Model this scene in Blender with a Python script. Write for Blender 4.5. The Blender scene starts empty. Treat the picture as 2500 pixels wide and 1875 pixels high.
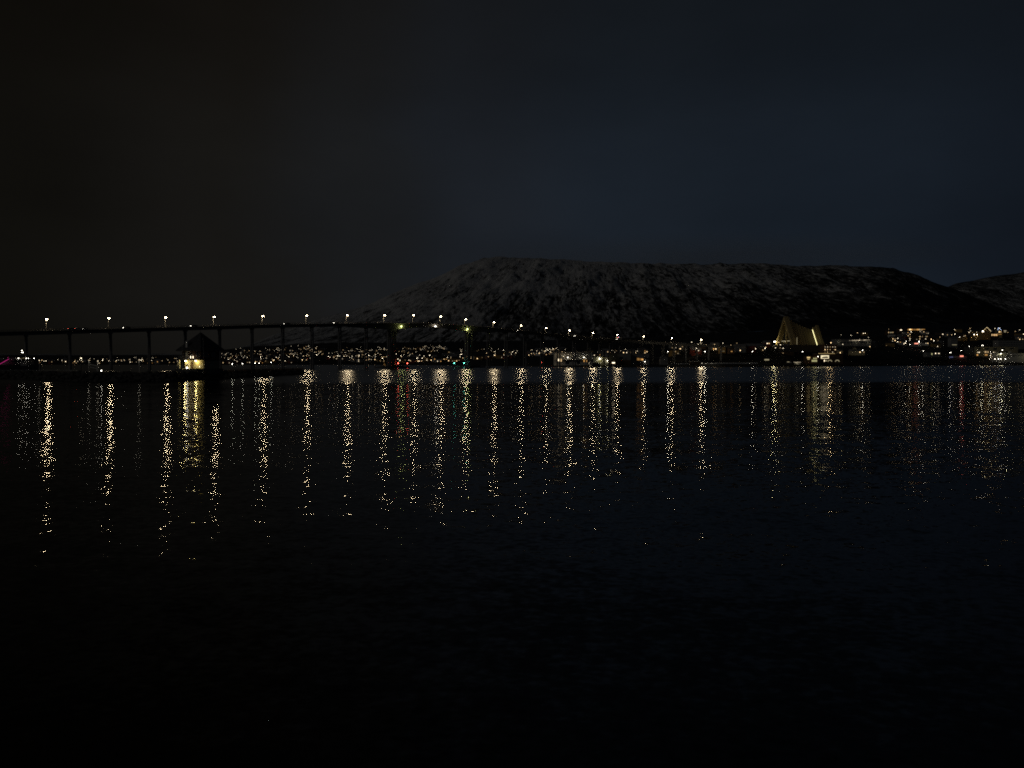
import bpy, math, random
import numpy as np
from mathutils import Vector
R = math.radians
rnd = random.Random(7)
sc = bpy.context.scene
COL = sc.collection

# ------------------------------------------------------------------ camera
F, HOR, CAMH = 1878.0, 884.0, 5.0          # focal length in photo pixels, horizon row, camera height above water
PITCH = math.atan((937.5 - HOR) / F)
CP, SP = math.cos(PITCH), math.sin(PITCH)
cd = bpy.data.cameras.new('camera'); cam = bpy.data.objects.new('camera', cd); COL.objects.link(cam)
cd.sensor_width = 36.0; cd.lens = 36.0 * F / 2500.0; cd.clip_start = 0.3; cd.clip_end = 40000
cam.location = (0, 0, CAMH); cam.rotation_euler = (math.pi / 2 - PITCH, 0, 0)
sc.camera = cam

# ------------------------------------------------------------------ night sky
w = bpy.data.worlds.new('World'); sc.world = w; w.use_nodes = True
nt = w.node_tree; nt.nodes.clear()
def N(t, tree=None, **kw):
    n = (tree or nt).nodes.new(t)
    for k, v in kw.items():
        setattr(n, k, v)
    return n
def ramp(tree, stops, interp='EASE'):
    r = N('ShaderNodeValToRGB', tree); r.color_ramp.interpolation = interp
    e = r.color_ramp.elements
    while len(e) > 1: e.remove(e[0])
    e[0].position = stops[0][0]; e[0].color = (*stops[0][1], 1)
    for p, c in stops[1:]:
        q = e.new(p); q.color = (*c, 1)
    return r
tc = N('ShaderNodeTexCoord'); sx = N('ShaderNodeSeparateXYZ'); nt.links.new(tc.outputs['Generated'], sx.inputs[0])
cn = N('ShaderNodeTexNoise'); cn.inputs['Scale'].default_value = 2.2; cn.inputs['Detail'].default_value = 3
mpn = N('ShaderNodeMapping'); mpn.inputs['Scale'].default_value = (1, 1, 2.2)
nt.links.new(tc.outputs['Generated'], mpn.inputs[0]); nt.links.new(mpn.outputs[0], cn.inputs['Vector'])
ma = N('ShaderNodeMath', operation='MULTIPLY_ADD'); ma.inputs[1].default_value = 0.5; ma.inputs[2].default_value = 0.5
nt.links.new(sx.outputs['X'], ma.inputs[0])
mn = N('ShaderNodeMath', operation='MULTIPLY_ADD'); mn.inputs[1].default_value = 0.10
nt.links.new(cn.outputs['Fac'], mn.inputs[0])
ms = N('ShaderNodeMath', operation='SUBTRACT'); ms.inputs[1].default_value = 0.05
nt.links.new(ma.outputs[0], ms.inputs[0]); nt.links.new(ms.outputs[0], mn.inputs[2])
hr = ramp(nt, [(0.0, (.0036, .0033, .0026)), (0.22, (.0048, .0044, .0035)), (0.33, (.0082, .0077, .0068)), (0.41, (.0099, .0107, .0118)),
               (0.48, (.0104, .0129, .0172)), (0.57, (.0100, .0143, .0210)), (0.70, (.0082, .0122, .0186)), (0.79, (.0058, .0084, .0132)), (1.0, (.0045, .0065, .010))])
nt.links.new(mn.outputs[0], hr.inputs[0])
vr = ramp(nt, [(0.0, (.85,) * 3), (0.08, (1.0,) * 3), (0.20, (1.0,) * 3), (0.42, (.72, .66, .60)), (0.7, (.45, .40, .36)), (1.0, (.33, .30, .27))])
nt.links.new(sx.outputs['Z'], vr.inputs[0])
mm = N('ShaderNodeMix', data_type='RGBA', blend_type='MULTIPLY'); mm.inputs[0].default_value = 1
cl = N('ShaderNodeMapRange'); cl.inputs[1].default_value = .3; cl.inputs[2].default_value = .7; cl.inputs[3].default_value = .86; cl.inputs[4].default_value = 1.12
cn2 = N('ShaderNodeTexNoise'); cn2.inputs['Scale'].default_value = 3.4; cn2.inputs['Detail'].default_value = 5; nt.links.new(mpn.outputs[0], cn2.inputs['Vector']); nt.links.new(cn2.outputs['Fac'], cl.inputs[0]); pass
nt.links.new(hr.outputs[0], mm.inputs[6]); nt.links.new(vr.outputs[0], mm.inputs[7])
bg = N('ShaderNodeBackground'); nt.links.new(cl.outputs[0], bg.inputs['Strength'])
nt.links.new(mm.outputs[2], bg.inputs[0])
wo = N('ShaderNodeOutputWorld'); nt.links.new(bg.outputs[0], wo.inputs[0])

# ------------------------------------------------------------------ weak low night light from the left
sd = bpy.data.lights.new('sun', 'SUN'); sun = bpy.data.objects.new('sun', sd); COL.objects.link(sun)
sd.energy = 0.10; sd.angle = R(4); sd.color = (1.0, .97, .93)
sun.rotation_euler = Vector((0.80, 0.42, -0.36)).to_track_quat('-Z', 'Y').to_euler()
sc.view_settings.view_transform = 'Standard'; sc.view_settings.look = 'None'
sc.view_settings.exposure = 0; sc.view_settings.gamma = 1
sc.render.engine = 'CYCLES'
sc.cycles.use_adaptive_sampling = False
sc.cycles.use_denoising = False
sc.cycles.max_bounces = 4; sc.cycles.diffuse_bounces = 2; sc.cycles.glossy_bounces = 2
sc.cycles.sample_clamp_direct = 42; sc.cycles.sample_clamp_indirect = 1.5; sc.cycles.filter_width = 1.75
sc.cycles.use_light_tree = True
sc.cycles.caustics_reflective = False; sc.cycles.caustics_refractive = False

# ------------------------------------------------------------------ pixel helpers (distance Y always from what a thing stands on)
def P(px, py, Y):
    xc, yc = (px - 1250) / F, -(py - 937.5) / F
    d = Vector((xc, CP + SP * yc, -SP + CP * yc))
    return Vector((0, 0, CAMH)) + d * (Y / d.y)
def on_water(px, py):
    xc, yc = (px - 1250) / F, -(py - 937.5) / F
    d = Vector((xc, CP + SP * yc, -SP + CP * yc))
    return Vector((0, 0, CAMH)) + d * (-CAMH / d.z)
def GX(px, Y): return (px - 1250) / F * CP * Y
def ZY(py, Y): return P(1250, py, Y).z
def px_of(x, y): return x / y / CP * F + 1250

# ------------------------------------------------------------------ mesh builder
class MB:
    def __init__(s): s.v = []; s.f = []
    def add(s, vs, fs):
        b = len(s.v); s.v += [tuple(q) for q in vs]; s.f += [tuple(b + i for i in q) for q in fs]; return s
    def box(s, x0, x1, y0, y1, z0, z1):
        return s.add([(x0, y0, z0), (x1, y0, z0), (x1, y1, z0), (x0, y1, z0), (x0, y0, z1), (x1, y0, z1), (x1, y1, z1), (x0, y1, z1)],
                     [(0, 3, 2, 1), (4, 5, 6, 7), (0, 1, 5, 4), (1, 2, 6, 5), (2, 3, 7, 6), (3, 0, 4, 7)])
    def obox(s, c, ux, hx, hy, z0, z1):
        ux = Vector(ux).normalized(); uy = Vector((-ux.y, ux.x, 0)); c = Vector(c)
        vs = []
        for z in (z0, z1):
            for a, b in ((-1, -1), (1, -1), (1, 1), (-1, 1)):
                q = c + ux * hx * a + uy * hy * b; vs.append((q.x, q.y, z))
        return s.add(vs, [(0, 3, 2, 1), (4, 5, 6, 7), (0, 1, 5, 4), (1, 2, 6, 5), (2, 3, 7, 6), (3, 0, 4, 7)])
    def tube(s, p0, p1, r0, r1=None, n=6):
        p0, p1 = Vector(p0), Vector(p1); r1 = r0 if r1 is None else r1
        d = (p1 - p0).normalized(); a = d.orthogonal().normalized(); b = d.cross(a)
        vs = []
        for p, r in ((p0, r0), (p1, r1)):
            for i in range(n):
                t = 2 * math.pi * i / n; vs.append(p + a * r * math.cos(t) + b * r * math.sin(t))
        fs = [(i, (i + 1) % n, n + (i + 1) % n, n + i) for i in range(n)]
        fs += [tuple(reversed(range(n))), tuple(range(n, 2 * n))]
        return s.add(vs, fs)
    def ball(s, c, rx, ry=None, rz=None, n=8, m=5):
        ry = ry or rx; rz = rz or rx; vs = [(c[0], c[1], c[2] - rz)]
        for j in range(1, m):
            t = math.pi * j / m
            for i in range(n):
                q = 2 * math.pi * i / n
                vs.append((c[0] + rx * math.sin(t) * math.cos(q), c[1] + ry * math.sin(t) * math.sin(q), c[2] - rz * math.cos(t)))
        vs.append((c[0], c[1], c[2] + rz)); L = len(vs) - 1
        fs = [(0, 1 + (i + 1) % n, 1 + i) for i in range(n)]
        for j in range(m - 2):
            for i in range(n):
                a = 1 + j * n; fs.append((a + i, a + (i + 1) % n, a + n + (i + 1) % n, a + n + i))
        a = 1 + (m - 2) * n
        fs += [(a + i, a + (i + 1) % n, L) for i in range(n)]
        return s.add(vs, fs)
    def gable(s, x0, x1, y0, y1, z0, z1, axis='x', t=0.25):
        # solid pitched roof, ridge along axis
        if axis == 'x':
            ym = (y0 + y1) / 2
            prof = [(y0, z0), (ym, z1), (y1, z0), (y1, z0 - t), (y0, z0 - t)]
            vs = [(x0, a, b) for a, b in prof] + [(x1, a, b) for a, b in prof]
        else:
            xm = (x0 + x1) / 2
            prof = [(x0, z0), (xm, z1), (x1, z0), (x1, z0 - t), (x0, z0 - t)]
            vs = [(a, y0, b) for a, b in prof] + [(a, y1, b) for a, b in prof]
        return s.add(vs, [(0, 1, 2, 3, 4), (9, 8, 7, 6, 5)] + [(i, 5 + i, 5 + (i + 1) % 5, (i + 1) % 5) for i in range(5)])
    def mesh(s, name):
        me = bpy.data.meshes.new(name); me.from_pydata(s.v, [], s.f); me.update(); return me
    def build(s, name, m, parent=None, smooth=False):
        me = s.mesh(name); me.materials.append(m)
        if smooth: me.polygons.foreach_set('use_smooth', [True] * len(me.polygons))
        return link(name, me, parent)
def link(name, me, parent=None):
    o = bpy.data.objects.new(name, me); COL.objects.link(o)
    if parent is not None: o.parent = parent
    return o
def tag(o, label=None, cat=None, group=None, kind=None):
    if label: o['label'] = label
    if cat: o['category'] = cat
    if group: o['group'] = group
    if kind: o['kind'] = kind
    return o
def thing(name, label, cat, loc, rz=0.0, group=None):
    o = bpy.data.objects.new(name, None); o.empty_display_size = 0.5; COL.objects.link(o)
    o.location = loc; o.rotation_euler = (0, 0, rz)
    return tag(o, label, cat, group)
def glow(parent, loc, power, color, radius=0.25, k=0.15):
    l = bpy.data.lights.new('lamp_or_fill_light', 'POINT'); l.energy = power * k; l.color = color; l.shadow_soft_size = radius
    o = bpy.data.objects.new('lamp_or_fill_light', l); COL.objects.link(o); o.parent = parent; o.location = loc
    return o

# ------------------------------------------------------------------ materials
def mat(name, col, rough=0.8, var=0.25, scale=0.6, spec=0.3, metal=0.0):
    m = bpy.data.materials.new(name); m.use_nodes = True; t = m.node_tree
    b = t.nodes['Principled BSDF']; b.inputs['Roughness'].default_value = rough; b.inputs['Metallic'].default_value = metal
    b.inputs['Specular IOR Level'].default_value = spec
    c = N('ShaderNodeTexCoord', t); n = N('ShaderNodeTexNoise', t); n.inputs['Scale'].default_value = scale; n.inputs['Detail'].default_value = 5
    t.links.new(c.outputs['Object'], n.inputs['Vector'])
    r = ramp(t, [(0.3, tuple(x * (1 - var) for x in col)), (0.7, tuple(min(1, x * (1 + var)) for x in col))], 'LINEAR')
    t.links.new(n.outputs['Fac'], r.inputs[0]); t.links.new(r.outputs[0], b.inputs['Base Color'])
    return m
def emit(name, col, strength, vary=0.0):
    m = bpy.data.materials.new(name); m.use_nodes = True; t = m.node_tree; t.nodes.clear()
    e = N('ShaderNodeEmission', t); o = N('ShaderNodeOutputMaterial', t); t.links.new(e.outputs[0], o.inputs[0])
    e.inputs[0].default_value = (*col, 1); e.inputs[1].default_value = strength
    if vary:
        oi = N('ShaderNodeObjectInfo', t); k = N('ShaderNodeMath', t, operation='MULTIPLY_ADD')
        pw = N('ShaderNodeMath', t, operation='POWER'); pw.inputs[1].default_value = 2.2
        t.links.new(oi.outputs['Random'], pw.inputs[0]); t.links.new(pw.outputs[0], k.inputs[0])
        k.inputs[1].default_value = strength * vary; k.inputs[2].default_value = strength * (1 - vary) * 0.6
        t.links.new(k.outputs[0], e.inputs[1])
    m.cycles.emission_sampling = 'NONE'
    return m
M = dict(
    concrete=mat('concrete', (.20, .19, .18), .85, .25, .15), dark_concrete=mat('dark_concrete', (.09, .09, .085), .9, .3, .3),
    asphalt=mat('asphalt', (.035, .035, .035), .8, .2, .5), steel=mat('galvanised_steel', (.30, .30, .29), .5, .15, .8, .5, .3),
    steel_dull=mat('dull_steel', (.022, .022, .021), .7, .15, .8, .2),
    dark_steel=mat('dark_steel', (.03, .03, .03), .6, .2, .8, .4, .1),
    white=mat('white_paint', (.62, .60, .55), .7, .1, .5), cream=mat('cream_render', (.36, .32, .21), .8, .12, .3),
    grey=mat('grey_cladding', (.26, .255, .24), .7, .12, .25), brown=mat('brown_timber', (.10, .06, .035), .8, .25, .8),
    red=mat('red_timber', (.22, .045, .03), .75, .2, .8), ochre=mat('ochre_timber', (.34, .22, .08), .75, .2, .8),
    slate=mat('slate_roof', (.035, .035, .038), .75, .3, 1.2), snowroof=mat('snowy_roof', (.16, .16, .165), .85, .3, .25),
    glass=mat('dark_glass', (.02, .022, .025), .12, .1, .4, .6), rubber=mat('rubber', (.02, .02, .02), .8, .2, 2),
    rock=mat('wet_rock', (.055, .05, .046), .8, .35, .6), hull=mat('boat_hull', (.35, .35, .34), .35, .1, .6, .5),
    darkhull=mat('dark_hull', (.03, .03, .035), .35, .1, .6, .5), grass=mat('dry_grass', (.16, .09, .04), .9, .35, 1.5),
    wood=mat('weathered_wood', (.13, .11, .085), .85, .3, 1.2), bark=mat('bark', (.06, .05, .042), .9, .3, 1.5),
    needles=mat('needles', (.022, .032, .018), .9, .4, 1.5), twigs=mat('birch_twigs', (.05, .042, .035), .9, .35, 1.2),
    blue=mat('blue_paint', (.03, .05, .14), .5, .15, .8), carpaint=mat('car_paint', (.12, .12, .13), .3, .2, .8, .5),
    slab=mat('aluminium_slab', (.36, .29, .15), .75, .08, .2, .2))
E_ = dict(
    lamp=emit('sodium_white_lamp', (1.0, .80, .50), 110), lamp_cool=emit('cool_lamp', (1.0, .93, .78), 14),
    lamp_far=emit('far_lamp', (1.0, .84, .58), 14, .8), win=emit('lit_window', (1.0, .68, .34), 3.6, .85),
    win_white=emit('white_lit_window', (1.0, .82, .56), 4.0, .85), win_orange=emit('orange_lit_window', (1.0, .50, .14), 1.6, .7),
    strip=emit('glazing_light', (1.0, .93, .46), 2.4), dimstrip=emit('dim_glazing', (1.0, .85, .5), .28), red=emit('red_lamp', (1.0, .10, .06), 14), green=emit('green_lamp', (.18, 1.0, .72), 8),
    sign_red=emit('red_sign', (1.0, .32, .22), 1.4), sign_blue=emit('blue_sign_letters', (.34, .36, .72), .32), sign_white=emit('billboard_light', (1.0, .86, .55), 1.0),
    shop=emit('shop_light', (1.0, .72, .30), .75), shop_green=emit('shop_window_light', (.95, .90, .42), .45), magenta=emit('magenta_strip', (1.0, .05, .38), .4),
    fairy=emit('fairy_lights', (1.0, .78, .42), 1.3), nav=emit('girder_lamp', (.85, 1.0, .30), 12), bluewhite=emit('blue_lamp', (.5, .65, 1.0), 5))

# ------------------------------------------------------------------ value noise for terrain
G_ = np.random.default_rng(3).random((512, 512))
def vnoise(x, y):
    xi = np.floor(x).astype(int); yi = np.floor(y).astype(int); fx = x - xi; fy = y - yi
    fx = fx * fx * (3 - 2 * fx); fy = fy * fy * (3 - 2 * fy)
    g = lambda a, b: G_[a % 512, b % 512]
    return (g(xi, yi) * (1 - fx) + g(xi + 1, yi) * fx) * (1 - fy) + (g(xi, yi + 1) * (1 - fx) + g(xi + 1, yi + 1) * fx) * fy
def fbm(x, y, o=5, gain=.5, ridged=False):
    s = 0; a = 1; t = 0
    for k in range(o):
        v = vnoise(x * 2 ** k + 17.3 * k, y * 2 ** k + 5.7 * k)
        if ridged: v = 1 - abs(2 * v - 1)
        s = s + a * v; t += a; a *= gain
    return s / t

# ------------------------------------------------------------------ terrain: columns of (distance, picture row) read off the shore, slopes and ridge
COLS = [(-900, 1500, [(1520, 888), (1600, 887), (2000, 880), (2400, 872), (2600, 868)]),
        (450, 1500, [(1520, 888), (1600, 887), (2000, 880), (2400, 874), (2600, 867)]),
        (600, 1450, [(1470, 888), (1560, 887), (1900, 868), (2300, 851), (2600, 847)]),
        (780, 1400, [(1420, 888.5), (1500, 887), (1850, 864), (2300, 843), (2600, 838)]),
        (1000, 1300, [(1320, 889), (1400, 888), (1750, 868), (2200, 848), (2600, 836)]),
        (1180, 1000, [(1020, 890), (1100, 889), (1500, 872), (2000, 855), (2600, 834)]),
        (1350, 790, [(802, 892), (1000, 889), (1400, 870), (1800, 854), (2600, 830)]),
        (1560, 780, [(792, 891), (950, 888), (1200, 866), (1500, 853), (2600, 824)]),
        (1700, 800, [(812, 889), (850, 881), (930, 846), (1500, 838), (2600, 816)]),
        (1900, 845, [(856, 888), (885, 882), (948, 843), (1050, 841), (2600, 806)]),
        (2060, 900, [(912, 888), (960, 868), (1060, 852), (1300, 835), (2600, 800)]),
        (2250, 1050, [(1062, 888), (1130, 870), (1300, 845), (1470, 809), (2600, 792)]),
        (2450, 1130, [(1142, 888), (1200, 884), (1300, 850), (1400, 822), (2600, 788)]),
        (3300, 1130, [(1142, 888), (1200, 884), (1300, 850), (1400, 822), (2600, 790)])]
CPX = np.array([c[0] for c in COLS], float)
CYS = np.array([c[1] for c in COLS], float)
CNY = np.array([[n[0] for n in c[2]] for c in COLS], float); CNP = np.array([[n[1] for n in c[2]] for c in COLS], float)
RIDGE = [(-900, 866), (300, 865), (480, 863), (560, 856), (620, 840), (700, 808), (760, 787), (860, 757), (960, 717), (1060, 680), (1120, 650), (1180, 634), (1250, 628),
         (1330, 634), (1420, 640), (1600, 645), (1800, 645), (1950, 648), (2100, 652), (2180, 656), (2230, 672), (2300, 697), (2400, 738), (2500, 782), (2560, 796), (2700, 806), (3300, 815)]
YR, YF = 4600.0, 2600.0
def terrain(px, Y):
    """height for arrays px, Y (hillside below the mountain foot)"""
    px = np.atleast_1d(np.asarray(px, float)); Y = np.atleast_1d(np.asarray(Y, float))
    ys = np.interp(px, CPX, CYS)
    out = np.full(px.shape, 0.0)
    ny = [ys - 3, ys] + [np.interp(px, CPX, CNY[:, k]) for k in range(5)]
    nz = [np.full(px.shape, -2.0), np.full(px.shape, 0.4)] + [CAMH + (HOR - np.interp(px, CPX, CNP[:, k])) * ny[k + 2] / F for k in range(5)]
    out[:] = nz[0]
    for k in range(6):
        t = (Y - ny[k]) / (ny[k + 1] - ny[k]); s = (t >= 0)
        out[s] = (nz[k] + (nz[k + 1] - nz[k]) * np.clip(t, 0, 1))[s]
    return out
def tz(px, Y): return float(terrain([px], [Y])[0])
def sheet(name, PX, YY, Z, m):
    nr, nc = PX.shape
    X = (PX - 1250) / F * CP * YY
    v = np.stack([X, YY, Z], -1).reshape(-1, 3)
    idx = np.arange(nr * nc).reshape(nr, nc)
    f = np.stack([idx[:-1, :-1], idx[:-1, 1:], idx[1:, 1:], idx[1:, :-1]], -1).reshape(-1, 4)
    me = bpy.data.meshes.new(name); me.from_pydata(v.tolist(), [], f.tolist()); me.materials.append(m)
    me.polygons.foreach_set('use_smooth', [True] * len(f)); me.update()
    return tag(link(name, me), kind='structure')

# ground and mountain materials: bare birch forest, rock and snow patches
def ground_mat(name, mountain, east=-.33):
    m = bpy.data.materials.new(name); m.use_nodes = True; t = m.node_tree; b = t.nodes['Principled BSDF']
    b.inputs['Roughness'].default_value = .9; b.inputs['Specular IOR Level'].default_value = .1
    g = N('ShaderNodeNewGeometry', t); s = N('ShaderNodeSeparateXYZ', t); t.links.new(g.outputs['Position'], s.inputs[0])
    def math_(op, a, b_=None, c=None):
        q = N('ShaderNodeMath', t, operation=op)
        for i, x in enumerate((a, b_, c)):
            if x is None: continue
            if isinstance(x, (int, float)): q.inputs[i].default_value = x
            else: t.links.new(x, q.inputs[i])
        return q.outputs[0]
    def noise(vec, detail=6, rough=.6):
        q = N('ShaderNodeTexNoise', t); q.inputs['Scale'].default_value = 1; q.inputs['Detail'].default_value = detail; q.inputs['Roughness'].default_value = rough
        t.links.new(vec, q.inputs['Vector']); return q.outputs['Fac']
    def vec(x, y, z):
        q = N('ShaderNodeCombineXYZ', t)
        for i, a in enumerate((x, y, z)): t.links.new(a, q.inputs[i])
        return q.outputs[0]
    X, Y, Z = s.outputs
    if mountain:
        # gullies lean on the left shoulder and run straight down on the right face
        lean = N('ShaderNodeMapRange', t); lean.inputs[1].default_value = -900; lean.inputs[2].default_value = 900; lean.inputs[3].default_value = 1.5; lean.inputs[4].default_value = -.1
        t.links.new(X, lean.inputs[0])
        u = math_('SUBTRACT', X, math_('MULTIPLY', Z, lean.outputs[0]))
        streak = noise(vec(math_('MULTIPLY', u, .022), math_('MULTIPLY', Y, .0016), math_('MULTIPLY', Z, .007)), 9, .75)
        big = noise(vec(math_('MULTIPLY', u, .0032), math_('MULTIPLY', Y, .001), math_('MULTIPLY', Z, .004)), 4)
        fine = noise(vec(math_('MULTIPLY', X, .06), math_('MULTIPLY', Y, .008), math_('MULTIPLY', Z, .04)), 6, .78)
        el = N('ShaderNodeMapRange', t); el.inputs[1].default_value = 120; el.inputs[2].default_value = 560; el.inputs[3].default_value = -.04; el.inputs[4].default_value = .24
        t.links.new(Z, el.inputs[0])
        sx_ = N('ShaderNodeMapRange', t); sx_.inputs[1].default_value = -600; sx_.inputs[2].default_value = 3000; sx_.inputs[3].default_value = .17; sx_.inputs[4].default_value = east
        t.links.new(X, sx_.inputs[0])
        tot = math_('ADD', math_('ADD', math_('MULTIPLY_ADD', streak, .62, math_('MULTIPLY', big, .40)), math_('MULTIPLY_ADD', fine, 1.1, -.55)), math_('ADD', el.outputs[0], sx_.outputs[0]))
        r = ramp(t, [(0.40, (.010, .010, .010)), (0.485, (.05, .05, .05)), (0.56, (.22, .22, .216)), (0.70, (.60, .595, .585))], 'LINEAR')
        # thin dark rock ribs and cracks in the snow
        cr = noise(vec(math_('MULTIPLY', u, .012), math_('MULTIPLY', Y, .001), math_('MULTIPLY', Z, .0035)), 7, .72)
        cv = math_('ABSOLUTE', math_('SUBTRACT', cr, .5))
        mk = N('ShaderNodeMapRange', t); mk.inputs[1].default_value = .004; mk.inputs[2].default_value = .030; mk.inputs[3].default_value = -.34; mk.inputs[4].default_value = 0
        t.links.new(cv, mk.inputs[0])
        gate = noise(vec(math_('MULTIPLY', X, .004), math_('MULTIPLY', Y, .001), math_('MULTIPLY', Z, .006)), 3)
        gt = N('ShaderNodeMapRange', t); gt.inputs[1].default_value = .42; gt.inputs[2].default_value = .58; t.links.new(gate, gt.inputs[0])
        tot = math_('ADD', tot, math_('MULTIPLY', mk.outputs[0], gt.outputs[0]))
        t.links.new(tot, r.inputs[0])
        bmp = N('ShaderNodeBump', t); bmp.inputs['Strength'].default_value = .9; bmp.inputs['Distance'].default_value = 20
        t.links.new(math_('ADD', streak, math_('MULTIPLY', fine, .5)), bmp.inputs['Height']); t.links.new(bmp.outputs[0], b.inputs['Normal'])
    else:
        n1 = noise(vec(math_('MULTIPLY', X, .02), math_('MULTIPLY', Y, .02), math_('MULTIPLY', Z, .05)), 6)
        n2 = noise(vec(math_('MULTIPLY', X, .15), math_('MULTIPLY', Y, .15), math_('MULTIPLY', Z, .3)), 4)
        r = ramp(t, [(0.42, (.012, .012, .011)), (0.6, (.035, .034, .032)), (0.72, (.16, .16, .16))], 'LINEAR')
        t.links.new(math_('MULTIPLY_ADD', n1, .7, math_('MULTIPLY', n2, .3)), r.inputs[0])
    t.links.new(r.outputs[0], b.inputs['Base Color'])
    return m
MG, MM, MF = ground_mat('winter_ground', False), ground_mat('snowy_mountain', True), ground_mat('far_snowy_mountain', True, -.20)
pxs = np.arange(-900, 3301, 7.0)
fr = np.array([-.01, 0.0, .006, .02, .04] + list(np.linspace(.06, 1, 70)))
PX, TT = np.meshgrid(pxs, fr)
YS = np.interp(PX, CPX, CYS); N1 = np.interp(PX, CPX, CNY[:, 0])
YY = np.where(TT < 0, YS - 3, np.where(TT == 0, YS, 0))
YY = np.where(TT > 0, YS + (YF - YS) * TT ** 1.35 + (N1 - YS) * np.clip(1 - TT / .1, 0, 1), YY)
YY = np.sort(YY, axis=0)
Z = terrain(PX.ravel(), YY.ravel()).reshape(PX.shape)
XX = (PX - 1250) / F * CP * YY
Z += (fbm(XX / 60, YY / 60, 4) - .5) * 3.0 * np.clip((YY - YS - 60) / 200, 0, 1)
sheet('hillside', PX, YY, Z, MG)
# mountain
pxm = np.arange(-900, 3301, 4.5); tm = np.concatenate([np.linspace(0, 1, 130), 1 + np.linspace(.02, .5, 10)])
PX, TT = np.meshgrid(pxm, tm)
YY = YF + (YR - YF) * TT
yf = np.interp(PX, CPX, CNP[:, 4]); yr = np.interp(PX, [r[0] for r in RIDGE], [r[1] for r in RIDGE])
XX = (PX - 1250) / F * CP * YY
yr = yr + (fbm(PX / 60, PX * 0, 4) - .5) * 7
tcl = np.clip(TT, 0, 1); g = 1 - (1 - tcl) ** 1.45
ysc = yf + (yr - yf) * g
Z = CAMH + (HOR - ysc) * YY / F
lean = np.interp(PX, [700, 1500, 2000], [1.0, .35, -.15])
gul = fbm((XX - lean * Z * 1.3) / 150, YY / 900, 5, .55, True) - .55
rough = fbm(XX / 70, YY / 160, 4) - .5
amp = np.clip((HOR - yr) / 240, 0, 1) * np.sin(np.pi * np.clip(tcl * .97, 0, 1)) ** .6
Z += amp * (gul * 62 + rough * 46)
back = np.clip((TT - 1) / .5, 0, 1); Z = Z * (1 - .35 * back)
Z = np.where(TT == 0, Z - .5, Z)
sheet('mountain', PX, YY, Z, MM)
# the further mountain on the right
pxm = np.arange(2100, 3801, 8.0); tm = np.linspace(0, 1.3, 60)
PX, TT = np.meshgrid(pxm, tm); YY = 6200 + 3000 * TT
yr = np.interp(PX, [2100, 2250, 2330, 2400, 2500, 2700, 3200, 3800], [780, 722, 692, 678, 666, 645, 650, 680]) + (fbm(PX / 70, PX * 0 + 3, 4) - .5) * 8
tcl = np.clip(TT, 0, 1); ysc = 880 + (yr - 880) * (1 - (1 - tcl) ** 1.3)
Z = CAMH + (HOR - ysc) * YY / F
XX = (PX - 1250) / F * CP * YY
Z += np.sin(np.pi * tcl) * (fbm(XX / 260, YY / 1300, 5, .55, True) - .55) * 130
Z *= 1 - .5 * np.clip((TT - 1) / .3, 0, 1)
sheet('mountain', PX, YY, Z, MF)

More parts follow.
